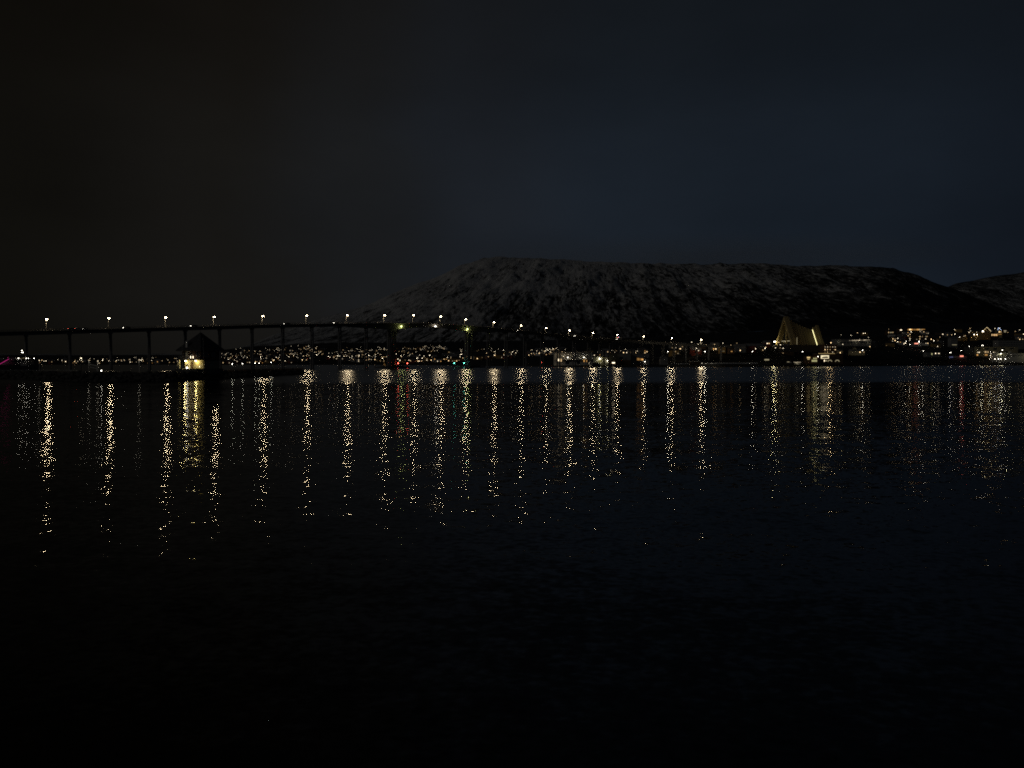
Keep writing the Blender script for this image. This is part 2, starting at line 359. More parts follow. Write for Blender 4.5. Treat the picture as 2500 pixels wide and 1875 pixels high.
# ------------------------------------------------------------------ water with wind ripples
def water_mat():
    m = bpy.data.materials.new('sea_water'); m.use_nodes = True; t = m.node_tree; b = t.nodes['Principled BSDF']
    t.nodes.remove(b); out = t.nodes['Material Output']
    b = N('ShaderNodeBsdfGlossy', t, distribution='BECKMANN'); b.inputs['Roughness'].default_value = WATER_ROUGH
    df = N('ShaderNodeBsdfDiffuse', t); df.inputs[0].default_value = (.0012, .002, .003, 1)
    fz = N('ShaderNodeFresnel', t); fz.inputs[0].default_value = 1.333
    mx = N('ShaderNodeMixShader', t); t.links.new(fz.outputs[0], mx.inputs[0]); t.links.new(df.outputs[0], mx.inputs[1]); t.links.new(b.outputs[0], mx.inputs[2]); t.links.new(mx.outputs[0], out.inputs[0])
    g = N('ShaderNodeNewGeometry', t)
    acc = None
    for (sxx, syy, amp, det) in WAVES:
        mp = N('ShaderNodeMapping', t); mp.inputs['Scale'].default_value = (sxx, syy, 1); mp.inputs['Rotation'].default_value = (0, 0, .2)
        mp.inputs['Location'].default_value = (sxx * 7, syy * 3, 0)
        n = N('ShaderNodeTexNoise', t); n.inputs['Scale'].default_value = 1; n.inputs['Detail'].default_value = det; n.inputs['Roughness'].default_value = .5
        t.links.new(g.outputs['Position'], mp.inputs[0]); t.links.new(mp.outputs[0], n.inputs['Vector'])
        sb = N('ShaderNodeVectorMath', t, operation='SUBTRACT'); sb.inputs[1].default_value = (.5, .5, .5)
        t.links.new(n.outputs['Color'], sb.inputs[0])
        sl = N('ShaderNodeVectorMath', t, operation='MULTIPLY'); sl.inputs[1].default_value = (amp * .6, amp, 0)
        t.links.new(sb.outputs[0], sl.inputs[0])
        if acc is None: acc = sl.outputs[0]
        else:
            ad = N('ShaderNodeVectorMath', t, operation='ADD'); t.links.new(acc, ad.inputs[0]); t.links.new(sl.outputs[0], ad.inputs[1]); acc = ad.outputs[0]
    # calmer and rougher patches of wind
    mp = N('ShaderNodeMapping', t); mp.inputs['Scale'].default_value = (.012, .035, 1)
    t.links.new(g.outputs['Position'], mp.inputs[0])
    n = N('ShaderNodeTexNoise', t); n.inputs['Scale'].default_value = 1; n.inputs['Detail'].default_value = 3; t.links.new(mp.outputs[0], n.inputs['Vector'])
    mr = N('ShaderNodeMapRange', t); mr.inputs[1].default_value = .3; mr.inputs[2].default_value = .7; mr.inputs[3].default_value = .65; mr.inputs[4].default_value = 1.3
    t.links.new(n.outputs['Fac'], mr.inputs[0])
    sp_ = N('ShaderNodeSeparateXYZ', t); t.links.new(g.outputs['Position'], sp_.inputs[0])
    rr = N('ShaderNodeMapRange', t); rr.inputs[1].default_value = 190; rr.inputs[2].default_value = 235; rr.inputs[3].default_value = WATER_ROUGH; rr.inputs[4].default_value = .27
    wob = N('ShaderNodeMath', t, operation='MULTIPLY_ADD'); wob.inputs[1].default_value = 60; t.links.new(n.outputs['Fac'], wob.inputs[0]); t.links.new(sp_.outputs['Y'], wob.inputs[2])
    t.links.new(wob.outputs[0], rr.inputs[0]); t.links.new(rr.outputs[0], b.inputs['Roughness'])
    sc_ = N('ShaderNodeVectorMath', t, operation='SCALE'); t.links.new(acc, sc_.inputs[0]); t.links.new(mr.outputs[0], sc_.inputs['Scale'])
    ad = N('ShaderNodeVectorMath', t, operation='ADD'); ad.inputs[1].default_value = (0, 0, 1); t.links.new(sc_.outputs[0], ad.inputs[0])
    nm = N('ShaderNodeVectorMath', t, operation='NORMALIZE'); t.links.new(ad.outputs[0], nm.inputs[0])
    t.links.new(nm.outputs[0], b.inputs['Normal']); t.links.new(nm.outputs[0], fz.inputs['Normal'])
    return m
WATER_ROUGH = 0.085
WAVES = [(.12, .2, .08, 1), (1.0, 1.6, .18, 2), (4.5, 6.0, .30, 2)]
wm = MB().add([(-12000, -300, 0), (12000, -300, 0), (12000, 12000, 0), (-12000, 12000, 0)], [(0, 1, 2, 3)])
tag(wm.build('water', water_mat()), kind='structure')

# ------------------------------------------------------------------ bridge: straight from the near side, bending on to the far shore
Y0B, CB, UNIT = 474.6, 0.032, 23.6
TB = (3487 - 1250) / F
def line_pt(n):                                   # n counts 23.6 m pier spans from the pier at picture column 65
    Y = Y0B * (1 + CB * n); X0 = GX(65.5, Y0B)
    return Vector((X0 + TB * CB * Y0B * n, Y, 0))
def n_of(px): return (px - 65.53) / (111.53 - .03198 * px)
LAMP_PX = [117, 269, 408, 526, 645, 752, 851, 942, 1013, 1079, 1140, 1209, 1275, 1336, 1393, 1450, 1510, 1574, 1642, 1713]
LAMP_Y = [780, 777, 775.5, 774, 772, 771, 770, 770, 770, 773, 780, 787, 795, 802, 808, 814, 819, 823.5, 827.5, 831]
DECK = [(-400, 822), (0, 811), (117, 808), (269, 804), (408, 800), (526, 797), (645, 793.5), (752, 791.5), (851, 790.3), (942, 789.5), (1013, 789.8), (1079, 791.5), (1140, 795.5),
        (1209, 802), (1275, 809), (1336, 815), (1393, 820.5), (1450, 825.5), (1510, 830), (1574, 834), (1642, 838), (1713, 841.5), (1790, 843.5)]
def deck_z(px, Y): return CAMH + (HOR - np.interp(px, [d[0] for d in DECK], [d[1] for d in DECK])) * Y / F
lamp_pts = [line_pt(n_of(p)) for p in LAMP_PX[:16]]
for p in LAMP_PX[16:] + [1790]:                   # 35.4 m between lamps fixes the bend
    q = lamp_pts[-1]; k = (p - 1250) / F * CP
    A_, B_, C_ = k * k + 1, -2 * (k * q.x + q.y), q.x ** 2 + q.y ** 2 - 35.6 ** 2
    D_ = B_ * B_ - 4 * A_ * C_
    Yn = (-B_ + math.sqrt(D_)) / (2 * A_) if D_ > 0 else -B_ / (2 * A_)
    lamp_pts.append(Vector((k * Yn, Yn, 0)))
path = [line_pt(n) for n in np.arange(-7, 21.2, .25)] + lamp_pts[15:]
# resample evenly
seg = [0.0]
for a, b in zip(path, path[1:]): seg.append(seg[-1] + (b - a).length)
TOT = seg[-1]
pxa, pya = [p.x for p in path], [p.y for p in path]
def at_s(s): return Vector((float(np.interp(s, seg, pxa)), float(np.interp(s, seg, pya)), 0))
def s_of_n(n): return (n + 7) * UNIT
st = np.arange(0, TOT, 3.0)
NM1, NM2 = n_of(957), n_of(1145)
def girder_depth(s):
    n = s / UNIT - 7
    d = 1.7
    for c in (NM1, NM2):
        d = max(d, 5.2 - 2.9 * min(1, (abs(n - c) * UNIT / 38) ** .7)) if abs(n - c) < 1.65 else d
    return d
bo = line_pt(NM1)
bridge = thing('road_bridge', 'long grey concrete cantilever road bridge on slender twin piers across the water', 'bridge', (bo.x, bo.y, 0))
def sweep(profile_fn, mb):
    rings = []
    for s in st:
        c = at_s(s); t = (at_s(min(TOT, s + 2)) - at_s(max(0, s - 2))).normalized(); nrm = Vector((t.y, -t.x, 0))
        z = float(deck_z(px_of(c.x, c.y), c.y))
        rings.append([(c.x + nrm.x * a - bo.x, c.y + nrm.y * a - bo.y, z + h) for a, h in profile_fn(s)])
    k = len(rings[0]); b = len(mb.v)
    for r in rings: mb.v += r
    for i in range(len(rings) - 1):
        for j in range(k):
            mb.f.append((b + i * k + j, b + i * k + (j + 1) % k, b + (i + 1) * k + (j + 1) % k, b + (i + 1) * k + j))
    mb.f.append(tuple(b + j for j in reversed(range(k)))); mb.f.append(tuple(b + (len(rings) - 1) * k + j for j in range(k)))
    return mb
W2 = 4.2
sweep(lambda s: [(-W2, 0), (W2, 0), (W2, -.35), (2.6, -.6), (-2.6, -.6), (-W2, -.35)], MB()).build('deck', M['concrete'], bridge)
sweep(lambda s: [(-3.0, .06), (3.0, .06), (3.0, .004), (-3.0, .004)], MB()).build('roadway', M['asphalt'], bridge)
sweep(lambda s: [(-2.3, -.58), (2.3, -.58), (1.9, -.58 - girder_depth(s)), (-1.9, -.58 - girder_depth(s))], MB()).build('girder', M['concrete'], bridge)
for side in (-1, 1):
    mb = MB()
    for h in (.55, 1.05): sweep(lambda s: [(side * 4.05 - .04, h), (side * 4.05 + .04, h), (side * 4.05 + .04, h + .07), (side * 4.05 - .04, h + .07)], mb)
    for s in np.arange(0, TOT, 3.0):
        c = at_s(s); t = (at_s(min(TOT, s + 2)) - at_s(max(0, s - 2))).normalized(); nrm = Vector((t.y, -t.x, 0)); z = float(deck_z(px_of(c.x, c.y), c.y))
        q = c + nrm * side * 4.05 - bo
        mb.obox((q.x, q.y, 0), t, .05, .05, z + .002, z + 1.08)
    mb.build('railing', M['dark_steel'], bridge)
def pier(s, main=False):
    c = at_s(s); t = (at_s(min(TOT, s + 2)) - at_s(max(0, s - 2))).normalized(); nrm = Vector((t.y, -t.x, 0))
    px = px_of(c.x, c.y); zt = float(deck_z(px, c.y)) - .55 - girder_depth(s)
    zb = max(-2.0, tz(px, c.y) - 1)
    if zt - zb < 3: return
    q = c - bo
    cap = MB().obox((q.x, q.y, 0), t, .9 if not main else 3.6, 2.2, zt - .9, zt - .003)
    head = cap.build('pier', M['concrete'], bridge)
    for a in ((-1, 1) if not main else (-1, 1)):
        for l in ((0,) if not main else (-2.3, 2.3)):
            p = q + nrm * a * 1.75 + t * l
            r = .55 if not main else .85
            mb = MB()
            vs = []
            for z, k in ((zb, 1.25), (zt - .9, 1.0)):
                for i in range(10):
                    th = 2 * math.pi * i / 10; vs.append((p.x + r * k * math.cos(th), p.y + r * k * math.sin(th), z))
            mb.add(vs, [(i, (i + 1) % 10, 10 + (i + 1) % 10, 10 + i) for i in range(10)] + [tuple(reversed(range(10))), tuple(range(10, 20))])
            mb.build('column', M['concrete'], head)
    if main:
        mb = MB(); mb.obox((q.x, q.y, 0), t, 9, 13, -2, 1.3); mb.obox((q.x, q.y, 0), t, 6, 9, 1.302, 2.2)
        mb.build('foundation', M['dark_concrete'], head)
PIER_N = list(range(-7, 11)) + [n_of(p) for p in (1193, 1236, 1282, 1324, 1364, 1402, 1438, 1465, 1490)]
for n in PIER_N: pier(s_of_n(n))
for n in (NM1, NM2): pier(s_of_n(n), True)
s = s_of_n(n_of(1490)) + 14
while s < TOT - 6: pier(s); s += 14

# street lamps on the deck
POLE = 'steel_dull'
def lamp_post(name, label, cat, group, base, h, armdir, arm=1.6, power=0, lens='lamp', r=.55, col=(1, .77, .46), double=False, rp=.11, off=1.0, gk=.12):
    o = thing(name, label, cat, base, 0, group)
    MB().tube((0, 0, 0), (0, 0, h), rp * 1.5, rp, 6).build('pole', M[POLE], o)
    d = Vector((armdir[0], armdir[1], 0)).normalized()
    for sg in ((1, -1) if double else (1,)):
        e = d * arm * sg
        MB().tube((0, 0, h - .05), (e.x, e.y, h + .25), rp * .8, rp * .6, 5).build('arm', M['steel'], o)
        hd = MB().obox((e.x, e.y, 0), d, .55, .24, h + .22, h + .42).build('lamp_head', M['dark_steel'], o)
        MB().ball((e.x, e.y, h + .08), r, r, r * .55).build('lens', E_[lens], hd)
        if power: glow(o, (e.x, e.y, h - r - off), power / (2 if double else 1), col, .3, gk)
    return o
BP = 2200
POW = [1.5, .9, 1.35, 1.2, 1.2, 1.25, 1.4, 1.35, .75, 1.5, 1.1, .9, 1.1, .5, 1.25, 1.1, .9, .6, 1.2, 1.2]
ORD = ['first', 'second', 'third', 'fourth', 'fifth', 'sixth', 'seventh', 'eighth', 'ninth']
def lamp_label(i):
    if i < 8: return f'lit bridge street lamp, {ORD[7 - i]} from the left main pier towards the harbour house'
    if i < 11: return f'lit bridge street lamp above the main span, {ORD[i - 8]} from the left main pier'
    return f'lit bridge street lamp, {ORD[i - 11]} from the right main pier towards the cathedral shore'
for i, (px, py) in enumerate(zip(LAMP_PX, LAMP_Y)):
    c = lamp_pts[i]; j = min(i, 15)
    t = (lamp_pts[i + 1] - lamp_pts[i]).normalized(); nrm = Vector((t.y, -t.x, 0))
    b = c - nrm * 3.6; z = float(deck_z(px, c.y))
    h = CAMH + (HOR - py) * c.y / F - z
    lamp_post('street_lamp', lamp_label(i), 'street lamp', 'street lamps along the bridge', (b.x, b.y, z + .001), max(5.5, h), nrm, 1.7, BP * POW[i] * (c.y / 620) ** 1.2, off=1.4, gk=1.0)

# lamps fixed to the bridge at the main piers and midspan
def girder_lamp(px, py, strength, mate, col, power):
    c = line_pt(n_of(px)); nrm = Vector((.643, -.766, 0)); q = c + nrm * 3.1 - bo; z = CAMH + (HOR - py) * (c.y - 2) / F
    mb = MB().tube((q.x - nrm.x * .9, q.y - nrm.y * .9, z + .2), (q.x, q.y, z + .2), .08, .08, 5)
    f = mb.build('light_bracket', M['dark_steel'], bridge)
    MB().ball((q.x, q.y, z), .42, .42, .42).build('lens', mate, f)
    l = glow(bridge, (q.x + nrm.x * .2, q.y + nrm.y * .2, z - .8), power, col, .3)
girder_lamp(975, 797, 1, E_['nav'], (.9, 1.0, .32), 1400)
girder_lamp(1136, 803.5, 1, E_['nav'], (.9, 1.0, .32), 1400)
girder_lamp(1058, 797, 1, E_['lamp_cool'], (1, .85, .6), 1500)

# marker lights low on the foundations
def marker(label, px, py, Y, m, col, power):
    p = P(px, py, Y); o = thing('marker_light', label, 'marker light', (p.x, p.y, 2.2 if Y < 750 else tz(px, Y)))
    h = max(.5, p.z - o.location.z)
    MB().tube((0, 0, -.05), (0, 0, h - .2), .12, .08).build('post', M['dark_steel'], o)
    MB().ball((0, 0, h), .38).build('lens', E_[m], o)
    glow(o, (0, -.9, h + .3), power, col, .2)
marker('red marker light on the left side of the left main pier foundation', 972, 887, 640, 'red', (1, .08, .10), 60)
marker('red marker light on the right side of the left main pier foundation', 994.5, 887, 643, 'red', (1, .08, .06), 60)
marker('green marker light on the left side of the right main pier foundation', 1109, 886.5, 690, 'green', (.1, 1, .7), 60)
marker('green marker light beside the right main pier foundation columns', 1133, 886.5, 688, 'green', (.1, 1, .7), 60)
marker('red marker light on the dark shore under the bridge', 1322, 884.5, 815, 'red', (1, .06, .08), 60)

# decorated tree and work lights by the left main pier
def fairy_tree(label, base, h, m='win_orange'):
    o = thing('decorated_tree', label, 'tree', base)
    MB().tube((0, 0, 0), (0, 0, h), .12, .03).build('trunk', M['bark'], o)
    mb = MB()
    for k in range(5): mb.tube((0, 0, h * (.15 + .17 * k)), (0, 0, h * (.15 + .17 * k + .25)), h * .30 * (1 - k / 5.5), .02, 8)
    mb.build('crown', M['needles'], o)
    for i in range(16):
        a = i * 2.4; z = .15 + .8 * i / 16; rr = h * .31 * (1 - z)
        MB().ball((rr * math.cos(a), rr * math.sin(a), z * h), .09 * h / 3, n=5, m=3).build('bulb', E_[m], o)
p = P(938, 892, 641); fairy_tree('small conifer with orange lights on the left main pier foundation', (p.x, p.y, 1.3), 3.6)

# ------------------------------------------------------------------ cars on the bridge
def car(label, px, side, direction, col, kind='car', group='vehicles driving over the bridge'):
    c = line_pt(n_of(px)) if px < 1450 else min((at_s(s) for s in np.arange(s_of_n(20), TOT, .5)), key=lambda q: abs(px_of(q.x, q.y) - px))
    s0 = 0
    t = Vector((TB, 1, 0)).normalized() if px < 1450 else (lamp_pts[17] - lamp_pts[16]).normalized()
    nrm = Vector((t.y, -t.x, 0)); q = c + nrm * side * 1.5; z = float(deck_z(px, c.y)) + .06
    d = t * direction
    o = thing('car' if kind == 'car' else 'van', label, kind, (q.x, q.y, z), math.atan2(d.y, d.x), group)
    L_, Wd, H = (4.4, 1.8, 1.45) if kind == 'car' else (6.2, 2.1, 2.7)
    if kind == 'car':
        pr = [(-2.2, .3), (2.2, .3), (2.2, .75), (1.25, .9), (.55, 1.42), (-1.2, 1.45), (-1.9, 1.0), (-2.2, .95)]
    else:
        pr = [(-3.1, .35), (3.1, .35), (3.1, 1.1), (2.5, 1.3), (2.0, 2.1), (1.7, 2.7), (-3.1, 2.7)]
    k = len(pr); vs = [(x, -Wd / 2, zz) for x, zz in pr] + [(x, Wd / 2, zz) for x, zz in pr]
    MB().add(vs, [tuple(range(k)), tuple(reversed(range(k, 2 * k)))] + [(i, k + i, k + (i + 1) % k, (i + 1) % k) for i in range(k)]).build('body', col, o)
    for x in (-L_ * .31, L_ * .31):
        for y in (-1, 1): MB().tube((x, y * Wd / 2 - .1, .32), (x, y * Wd / 2 + .1, .32), .32, .32, 10).build('wheel', M['rubber'], o)
    gz = 1.0 if kind == 'car' else 1.5
    for y in (-1, 1): MB().box(-1.0, .7, y * (Wd / 2 + .012) - .01, y * (Wd / 2 + .012) + .01, gz, gz + .36).build('side_window', M['glass'], o)
    for y in (-.6, .6):
        MB().ball((L_ / 2, y, .68), .16, .2, .13, 6, 4).build('headlight', E_['lamp_cool'], o)
        MB().ball((-L_ / 2, y, .78), .05, .1, .07, 6, 4).build('taillight', E_['red'], o)
    return o
car('dark car with red tail lights, last of three near the left end of the bridge', 176, 1, 1, M['carpaint'])
car('white car with red tail lights, middle of three near the left end of the bridge', 192, 1, 1, M['white'])
car('dark car with white headlights on, first of three near the left end of the bridge', 208, -1, -1, M['carpaint'])
car('dark car with bright headlights between the second and third bridge lamps', 312, -1, -1, M['carpaint'])
car('dark car on the bridge above the left of the pyramid roofed house', 476, -1, -1, M['carpaint'])
car('dark car on the bridge where the mountain outline meets the deck', 703, -1, -1, M['carpaint'])
car('white car on the bridge above the leftmost end of the haunched girder', 824, -1, -1, M['white'])
car('white car on the descending deck right of the main span', 1269, -1, -1, M['white'])
car('dark car on the low descending deck above the lit shore sheds', 1409, -1, -1, M['carpaint'])
van = car('red and white lit emergency van on the low right part of the bridge', 1510, 1, -1, M['white'], 'van')
mb = MB().box(1.0, 1.4, -.8, -.1, 2.702, 2.9); mb.build('beacon', E_['red'], van)
MB().box(1.0, 1.4, .1, .8, 2.702, 2.9).build('beacon', E_['bluewhite'], van)
MB().box(-2.6, 1.2, -1.07, -1.055, 2.3, 2.5).build('side_light', E_['win_white'], van)

# ------------------------------------------------------------------ harbour mole with rock slopes
edge = [(-260, 923), (60, 926), (160, 930), (250, 932), (420, 931), (500, 927), (600, 921), (680, 917), (735, 914), (748, 912.5)]
ep = [on_water(*e) for e in edge]
cs = []
for i, p in enumerate(ep):
    t = (ep[min(i + 1, len(ep) - 1)] - ep[max(i - 1, 0)]).normalized(); nrm = Vector((-t.y, t.x, 0))
    k = 1 if i < len(ep) - 1 else .55
    cs.append([(p + nrm * a * k, z) for a, z in ((-2.5, -1.5), (0, .05), (2.2, 1.3), (4, 2.1), (16, 2.2), (19, 1.2), (23, -1.5))])
v = [(q.x, q.y, z) for r in cs for q, z in r]
f = [(i * 7 + j, (i + 1) * 7 + j, (i + 1) * 7 + j + 1, i * 7 + j + 1) for i in range(len(cs) - 1) for j in range(6)] + [tuple(range((len(cs) - 1) * 7, len(cs) * 7))]
mole = tag(MB().add(v, f).build('mole', M['rock']), kind='structure')
def mole_at(px, a):
    xs = [e[0] for e in edge]; p = on_water(px, np.interp(px, xs, [e[1] for e in edge]))
    q = on_water(px + 4, np.interp(px + 4, xs, [e[1] for e in edge])); t = (q - p).normalized()
    r_ = p + Vector((-t.y, t.x, 0)) * a; r_.x = GX(px, r_.y); return r_
mb = MB()
for i in range(900):
    px = rnd.uniform(-200, 742); a = rnd.uniform(-.6, 4.2); p = mole_at(px, a); z = np.interp(a, [0, 2.2, 4], [.05, 1.3, 2.1]); r = rnd.uniform(.3, .85)
    b = len(mb.v); mb.ball((p.x, p.y, z), r * rnd.uniform(.8, 1.4), r, r * rnd.uniform(.5, .9), 6, 4)
    for k in range(b, len(mb.v)):
        q = mb.v[k]; mb.v[k] = (q[0] + rnd.uniform(-.15, .15), q[1] + rnd.uniform(-.15, .15), q[2] + rnd.uniform(-.12, .12))
tag(mb.build('boulders', M['rock']), 'dark boulders on the waterside slope of the harbour mole', 'rocks', kind='stuff')
mb = MB()
for i in range(2600):
    px = rnd.uniform(556, 742); p = mole_at(px, rnd.uniform(3.2, 7)); h = rnd.uniform(.2, .7); a = rnd.uniform(0, 6.28); d = .03
    mb.add([(p.x - d, p.y, 2.0), (p.x + d, p.y, 2.0), (p.x + math.cos(a) * .2, p.y + math.sin(a) * .2, 2.05 + h)], [(0, 1, 2)])
tag(mb.build('dry_grass', M['grass']), 'dry brown grass along the top of the mole', 'grass', kind='stuff')

# pyramid roofed house on the mole
hp = P(491, 905, 224)
ho = thing('harbour_house', 'two storey house with tall dark pyramid roof on the harbour mole', 'house', (hp.x, hp.y, 2.15), R(-23))
S = 3.6
MB().box(-S - .6, S + .6, -S - 2.2, S + .6, -.4, .95).build('plinth', M['dark_concrete'], ho)
gw = MB().box(-S, S, -S + 1.1, S, .952, 3.4).build('ground_floor_wall', M['cream'], ho)
sl = MB().box(-S - .5, S + .3, -S - .9, S + .1, 3.402, 3.62).build('balcony_floor', M['dark_concrete'], ho)
MB().box(-S, S, -S, S, 3.622, 6.2).build('upper_wall', M['brown'], ho)
rs = 4.75
rf = MB().add([(-rs, -rs, 6.0), (rs, -rs, 6.0), (rs, rs, 6.0), (-rs, rs, 6.0), (-rs, -rs, 6.3), (rs, -rs, 6.3), (rs, rs, 6.3), (-rs, rs, 6.3), (0, 0, 11.55)],
         [(3, 2, 1, 0), (0, 1, 5, 4), (1, 2, 6, 5), (2, 3, 7, 6), (3, 0, 4, 7), (4, 5, 8), (5, 6, 8), (6, 7, 8), (7, 4, 8)]).build('roof', M['slate'], ho)
MB().tube((0, 0, 11.4), (0, 0, 12.3), .06, .03).build('finial', M['dark_steel'], rf)
MB().box(-1.7, -1.05, -S - .45, -S - .02, 3.622, 8.9).build('chimney', M['white'], ho)
for x in (-S - .35, -.15): MB().box(x - .12, x + .12, -S - .7, -S - .46, .952, 3.4).build('post', M['white'], ho)
MB().tube((-S - .45, -S - .75, 3.4), (-S - 1.0, -S - .9, 1.6), .1, .06).build('brace', M['white'], ho)
dr = MB().box(-1.35, -.45, -S + 1.03, -S + 1.095, .952, 2.9).build('door', M['brown'], ho)
MB().box(-.62, -.54, -S + .98, -S + 1.03, 1.9, 2.0).build('handle', M['steel'], dr)
for (x0, x1, z0, z1) in ((-3.1, -2.4, 1.3, 2.6), (1.6, 2.3, 1.3, 1.9)):
    fr_ = MB().box(x0, x1, -S + 1.04, -S + 1.095, z0, z1).build('window', M['white'], ho)
    MB().box(x0 + .1, x1 - .1, -S + 1.0, -S + 1.038, z0 + .1, z1 - .1).build('pane', M['glass'], fr_)
for (x0, x1) in ((-2.9, -2.0), (-.4, .4), (1.8, 2.7)):
    fr_ = MB().box(x0, x1, -S - .05, -S - .003, 4.5, 5.6).build('window', M['white'], ho)
    MB().box(x0 + .08, x1 - .08, -S - .09, -S - .053, 4.58, 5.52).build('pane', M['glass'], fr_)
for y0 in (-2.4, .3):
    fr_ = MB().box(S + .003, S + .05, y0, y0 + 1.5, 4.4, 5.6).build('window', M['white'], ho)
    MB().box(S + .053, S + .09, y0 + .1, y0 + 1.4, 4.5, 5.5).build('pane', M['glass'], fr_)
mb = MB()
for z in (4.0, 4.5): mb.box(-S - .45, S + .25, -S - .86, -S - .82, z, z + .05)
for i in range(9): mb.box(-S - .45 + i * .985, -S - .41 + i * .985, -S - .86, -S - .82, 3.622, 4.55)
mb.build('balcony_railing', M['steel'], ho)
for x in (.35, 1.25): MB().box(x, x + .12, -S - .72, -S - .6, 3.9, 4.6).build('deck_light', E_['win_white'], ho)
MB().box(.35, 1.37, -S - .72, -S - .6, 4.602, 4.7).build('deck_frame', M['white'], ho)
for x, z, pw in ((-2.75, 3.12, 560), (1.15, 3.12, 800)):
    MB().ball((x, -S + .5, z + .06), .22, .22, .15).build('ceiling_lamp', E_['lamp_cool'], ho)
    glow(ho, (x, -S + .35, z - .35), pw, (1, .78, .25), .15)
MB().ball((-.75, -S - .9, 1.2), .2).build('ground_lamp', E_['lamp_cool'], ho)
glow(ho, (-.75, -S - 1.9, 1.5), 600, (1, .80, .34), .15)
for nm_, lab, px, yt, a in (('flagpole', 'tall thin flagpole in front of the pyramid roof', 496.8, 826, 3.0), ('flagpole', 'thin flagpole at the left corner of the pyramid roofed house', 445, 846, 3.2)):
    p = mole_at(px, a); o = thing(nm_, lab, 'flagpole', (p.x, p.y, 2.0)); h = P(px, yt, p.y).z - 2.0
    MB().tube((0, 0, -.1), (0, 0, h), .07, .035).build('pole', M['steel'], o); MB().ball((0, 0, h), .1).build('knob', M['steel'], o)

# posts and small lamps on the mole
def bollard(px, py, label, power=60, col=(.95, 1, .75)):
    p = mole_at(px, 9); z = P(px, py, p.y).z; o = thing('lamp_post', label, 'lamp post', (p.x, p.y, 2.15))
    h = max(1.2, z - 2.15)
    MB().tube((0, 0, 0), (0, 0, h), .09, .06).build('pole', M['steel'], o)
    MB().tube((0, 0, h), (0, 0, h + .12), .28, .1, 8).build('lamp_head', M['dark_steel'], o)
    MB().ball((0, 0, h - .1), .1).build('lens', E_['lamp_cool'], o)
    if power: glow(o, (0, 0, h - .55), power, col, .12)
bollard(567, 888, 'short lit lamp post on the mole right beside the pyramid roofed house', 80)
bollard(592, 887, 'short lit lamp post midway between the house and the ticket posts on the mole', 40)
bollard(622.5, 886, 'left lamp post of the bright pair on the mole')
bollard(632.5, 886, 'right lamp post of the bright pair on the mole')
bollard(662, 884, 'lamp post near the outer end of the mole', 40)
for px, lab in ((619.5, 'narrow pale upright cabinet on the mole by the bright lamp pair'), (667, 'narrow pale upright cabinet near the outer end of the mole')):
    p = mole_at(px, 6); o = thing('equipment_cabinet', lab, 'cabinet', (p.x, p.y, 2.15), R(15))
    MB().box(-.35, .35, -.3, .3, 0, 1.9).build('casing', M['cream'], o); MB().box(-.42, .42, -.37, .37, 1.902, 2.0).build('cap', M['dark_steel'], o)
    MB().box(-.28, .28, -.33, -.303, .15, 1.75).build('door', M['grey'], o)
mb = MB()
for i in range(40):
    p = mole_at(560 + i * 4.5, 10.5); mb.box(p.x - .04, p.x + .04, p.y - .04, p.y + .04, 2.1, 3.1)
    if i:
        for h in (2.6, 3.05): mb.tube(pp + Vector((0, 0, h)), p + Vector((0, 0, h)), .035, .035, 4)
    pp = p
tag(mb.build('fence', M['wood']), 'low dark post and rail fence along the outer mole', 'fence')

# ------------------------------------------------------------------ left harbour: ship, boats, pontoon, lamps
def boat(label, px, py, L_, mast=0, hull='hull', rz=0, group=None):
    p = on_water(px, py); o = thing('moored_boat', label, 'boat', (p.x, p.y, -.15), rz, group)
    secs = []
    for k in range(7):
        u = k / 6; x = -L_ / 2 + L_ * u; wd = L_ * .16 * (1 - max(0, (u - .45) / .55) ** 2.2); top = .8 + .5 * u * u
        secs.append([(x, -wd, top), (x, -wd * .75, .1), (x, 0, -.2), (x, wd * .75, .1), (x, wd, top)])
    v = [q for s_ in secs for q in s_]; fcs = [(i * 5 + j, i * 5 + j + 1, (i + 1) * 5 + j + 1, (i + 1) * 5 + j) for i in range(6) for j in range(4)]
    fcs += [(0, 4, 3, 2, 1)] + [(i * 5, (i + 1) * 5, (i + 1) * 5 + 4, i * 5 + 4) for i in range(6)]
    MB().add(v, fcs).build('hull', M[hull], o, False)
    cb = MB().add([(-L_ * .22, -L_ * .1, .95), (L_ * .2, -L_ * .09, 1.0), (L_ * .2, L_ * .09, 1.0), (-L_ * .22, L_ * .1, .95),
                   (-L_ * .2, -L_ * .085, 2.0), (L_ * .08, -L_ * .075, 2.0), (L_ * .08, L_ * .075, 2.0), (-L_ * .2, L_ * .085, 2.0)],
                  [(4, 5, 6, 7), (0, 1, 5, 4), (1, 2, 6, 5), (2, 3, 7, 6), (3, 0, 4, 7)]).build('cabin', M['white'], o)
    MB().box(-L_ * .15, L_ * .03, -L_ * .1 - .02, -L_ * .1 + .03, 1.4, 1.8).build('cabin_window', M['glass'], cb)
    if mast:
        ms_ = MB().tube((L_ * .05, 0, .9), (L_ * .05, 0, mast), .09, .05).build('mast', M['steel'], o)
        MB().tube((L_ * .04, 0, 2.3), (-L_ * .38, 0, 2.2), .07, .05).build('boom', M['steel'], ms_)
        MB().tube((L_ * .05, -.9, mast * .62), (L_ * .05, .9, mast * .62), .03, .03, 4).build('spreader', M['steel'], ms_)
    return o
boat('sailing boat with the tallest mast moored left of the mole', 155, 919, 11, 9.8, 'darkhull', .2)
boat('small white sailing boat with a bare mast beside the mole', 174, 922, 8, 6.2, 'hull', -.3)
boat('white motor boat under the bright quay lamp', 123, 920, 7.5, 0, 'hull', .1)
boat('dark motor boat between the two quay lamps', 94, 921.5, 7, 0, 'darkhull', .5)
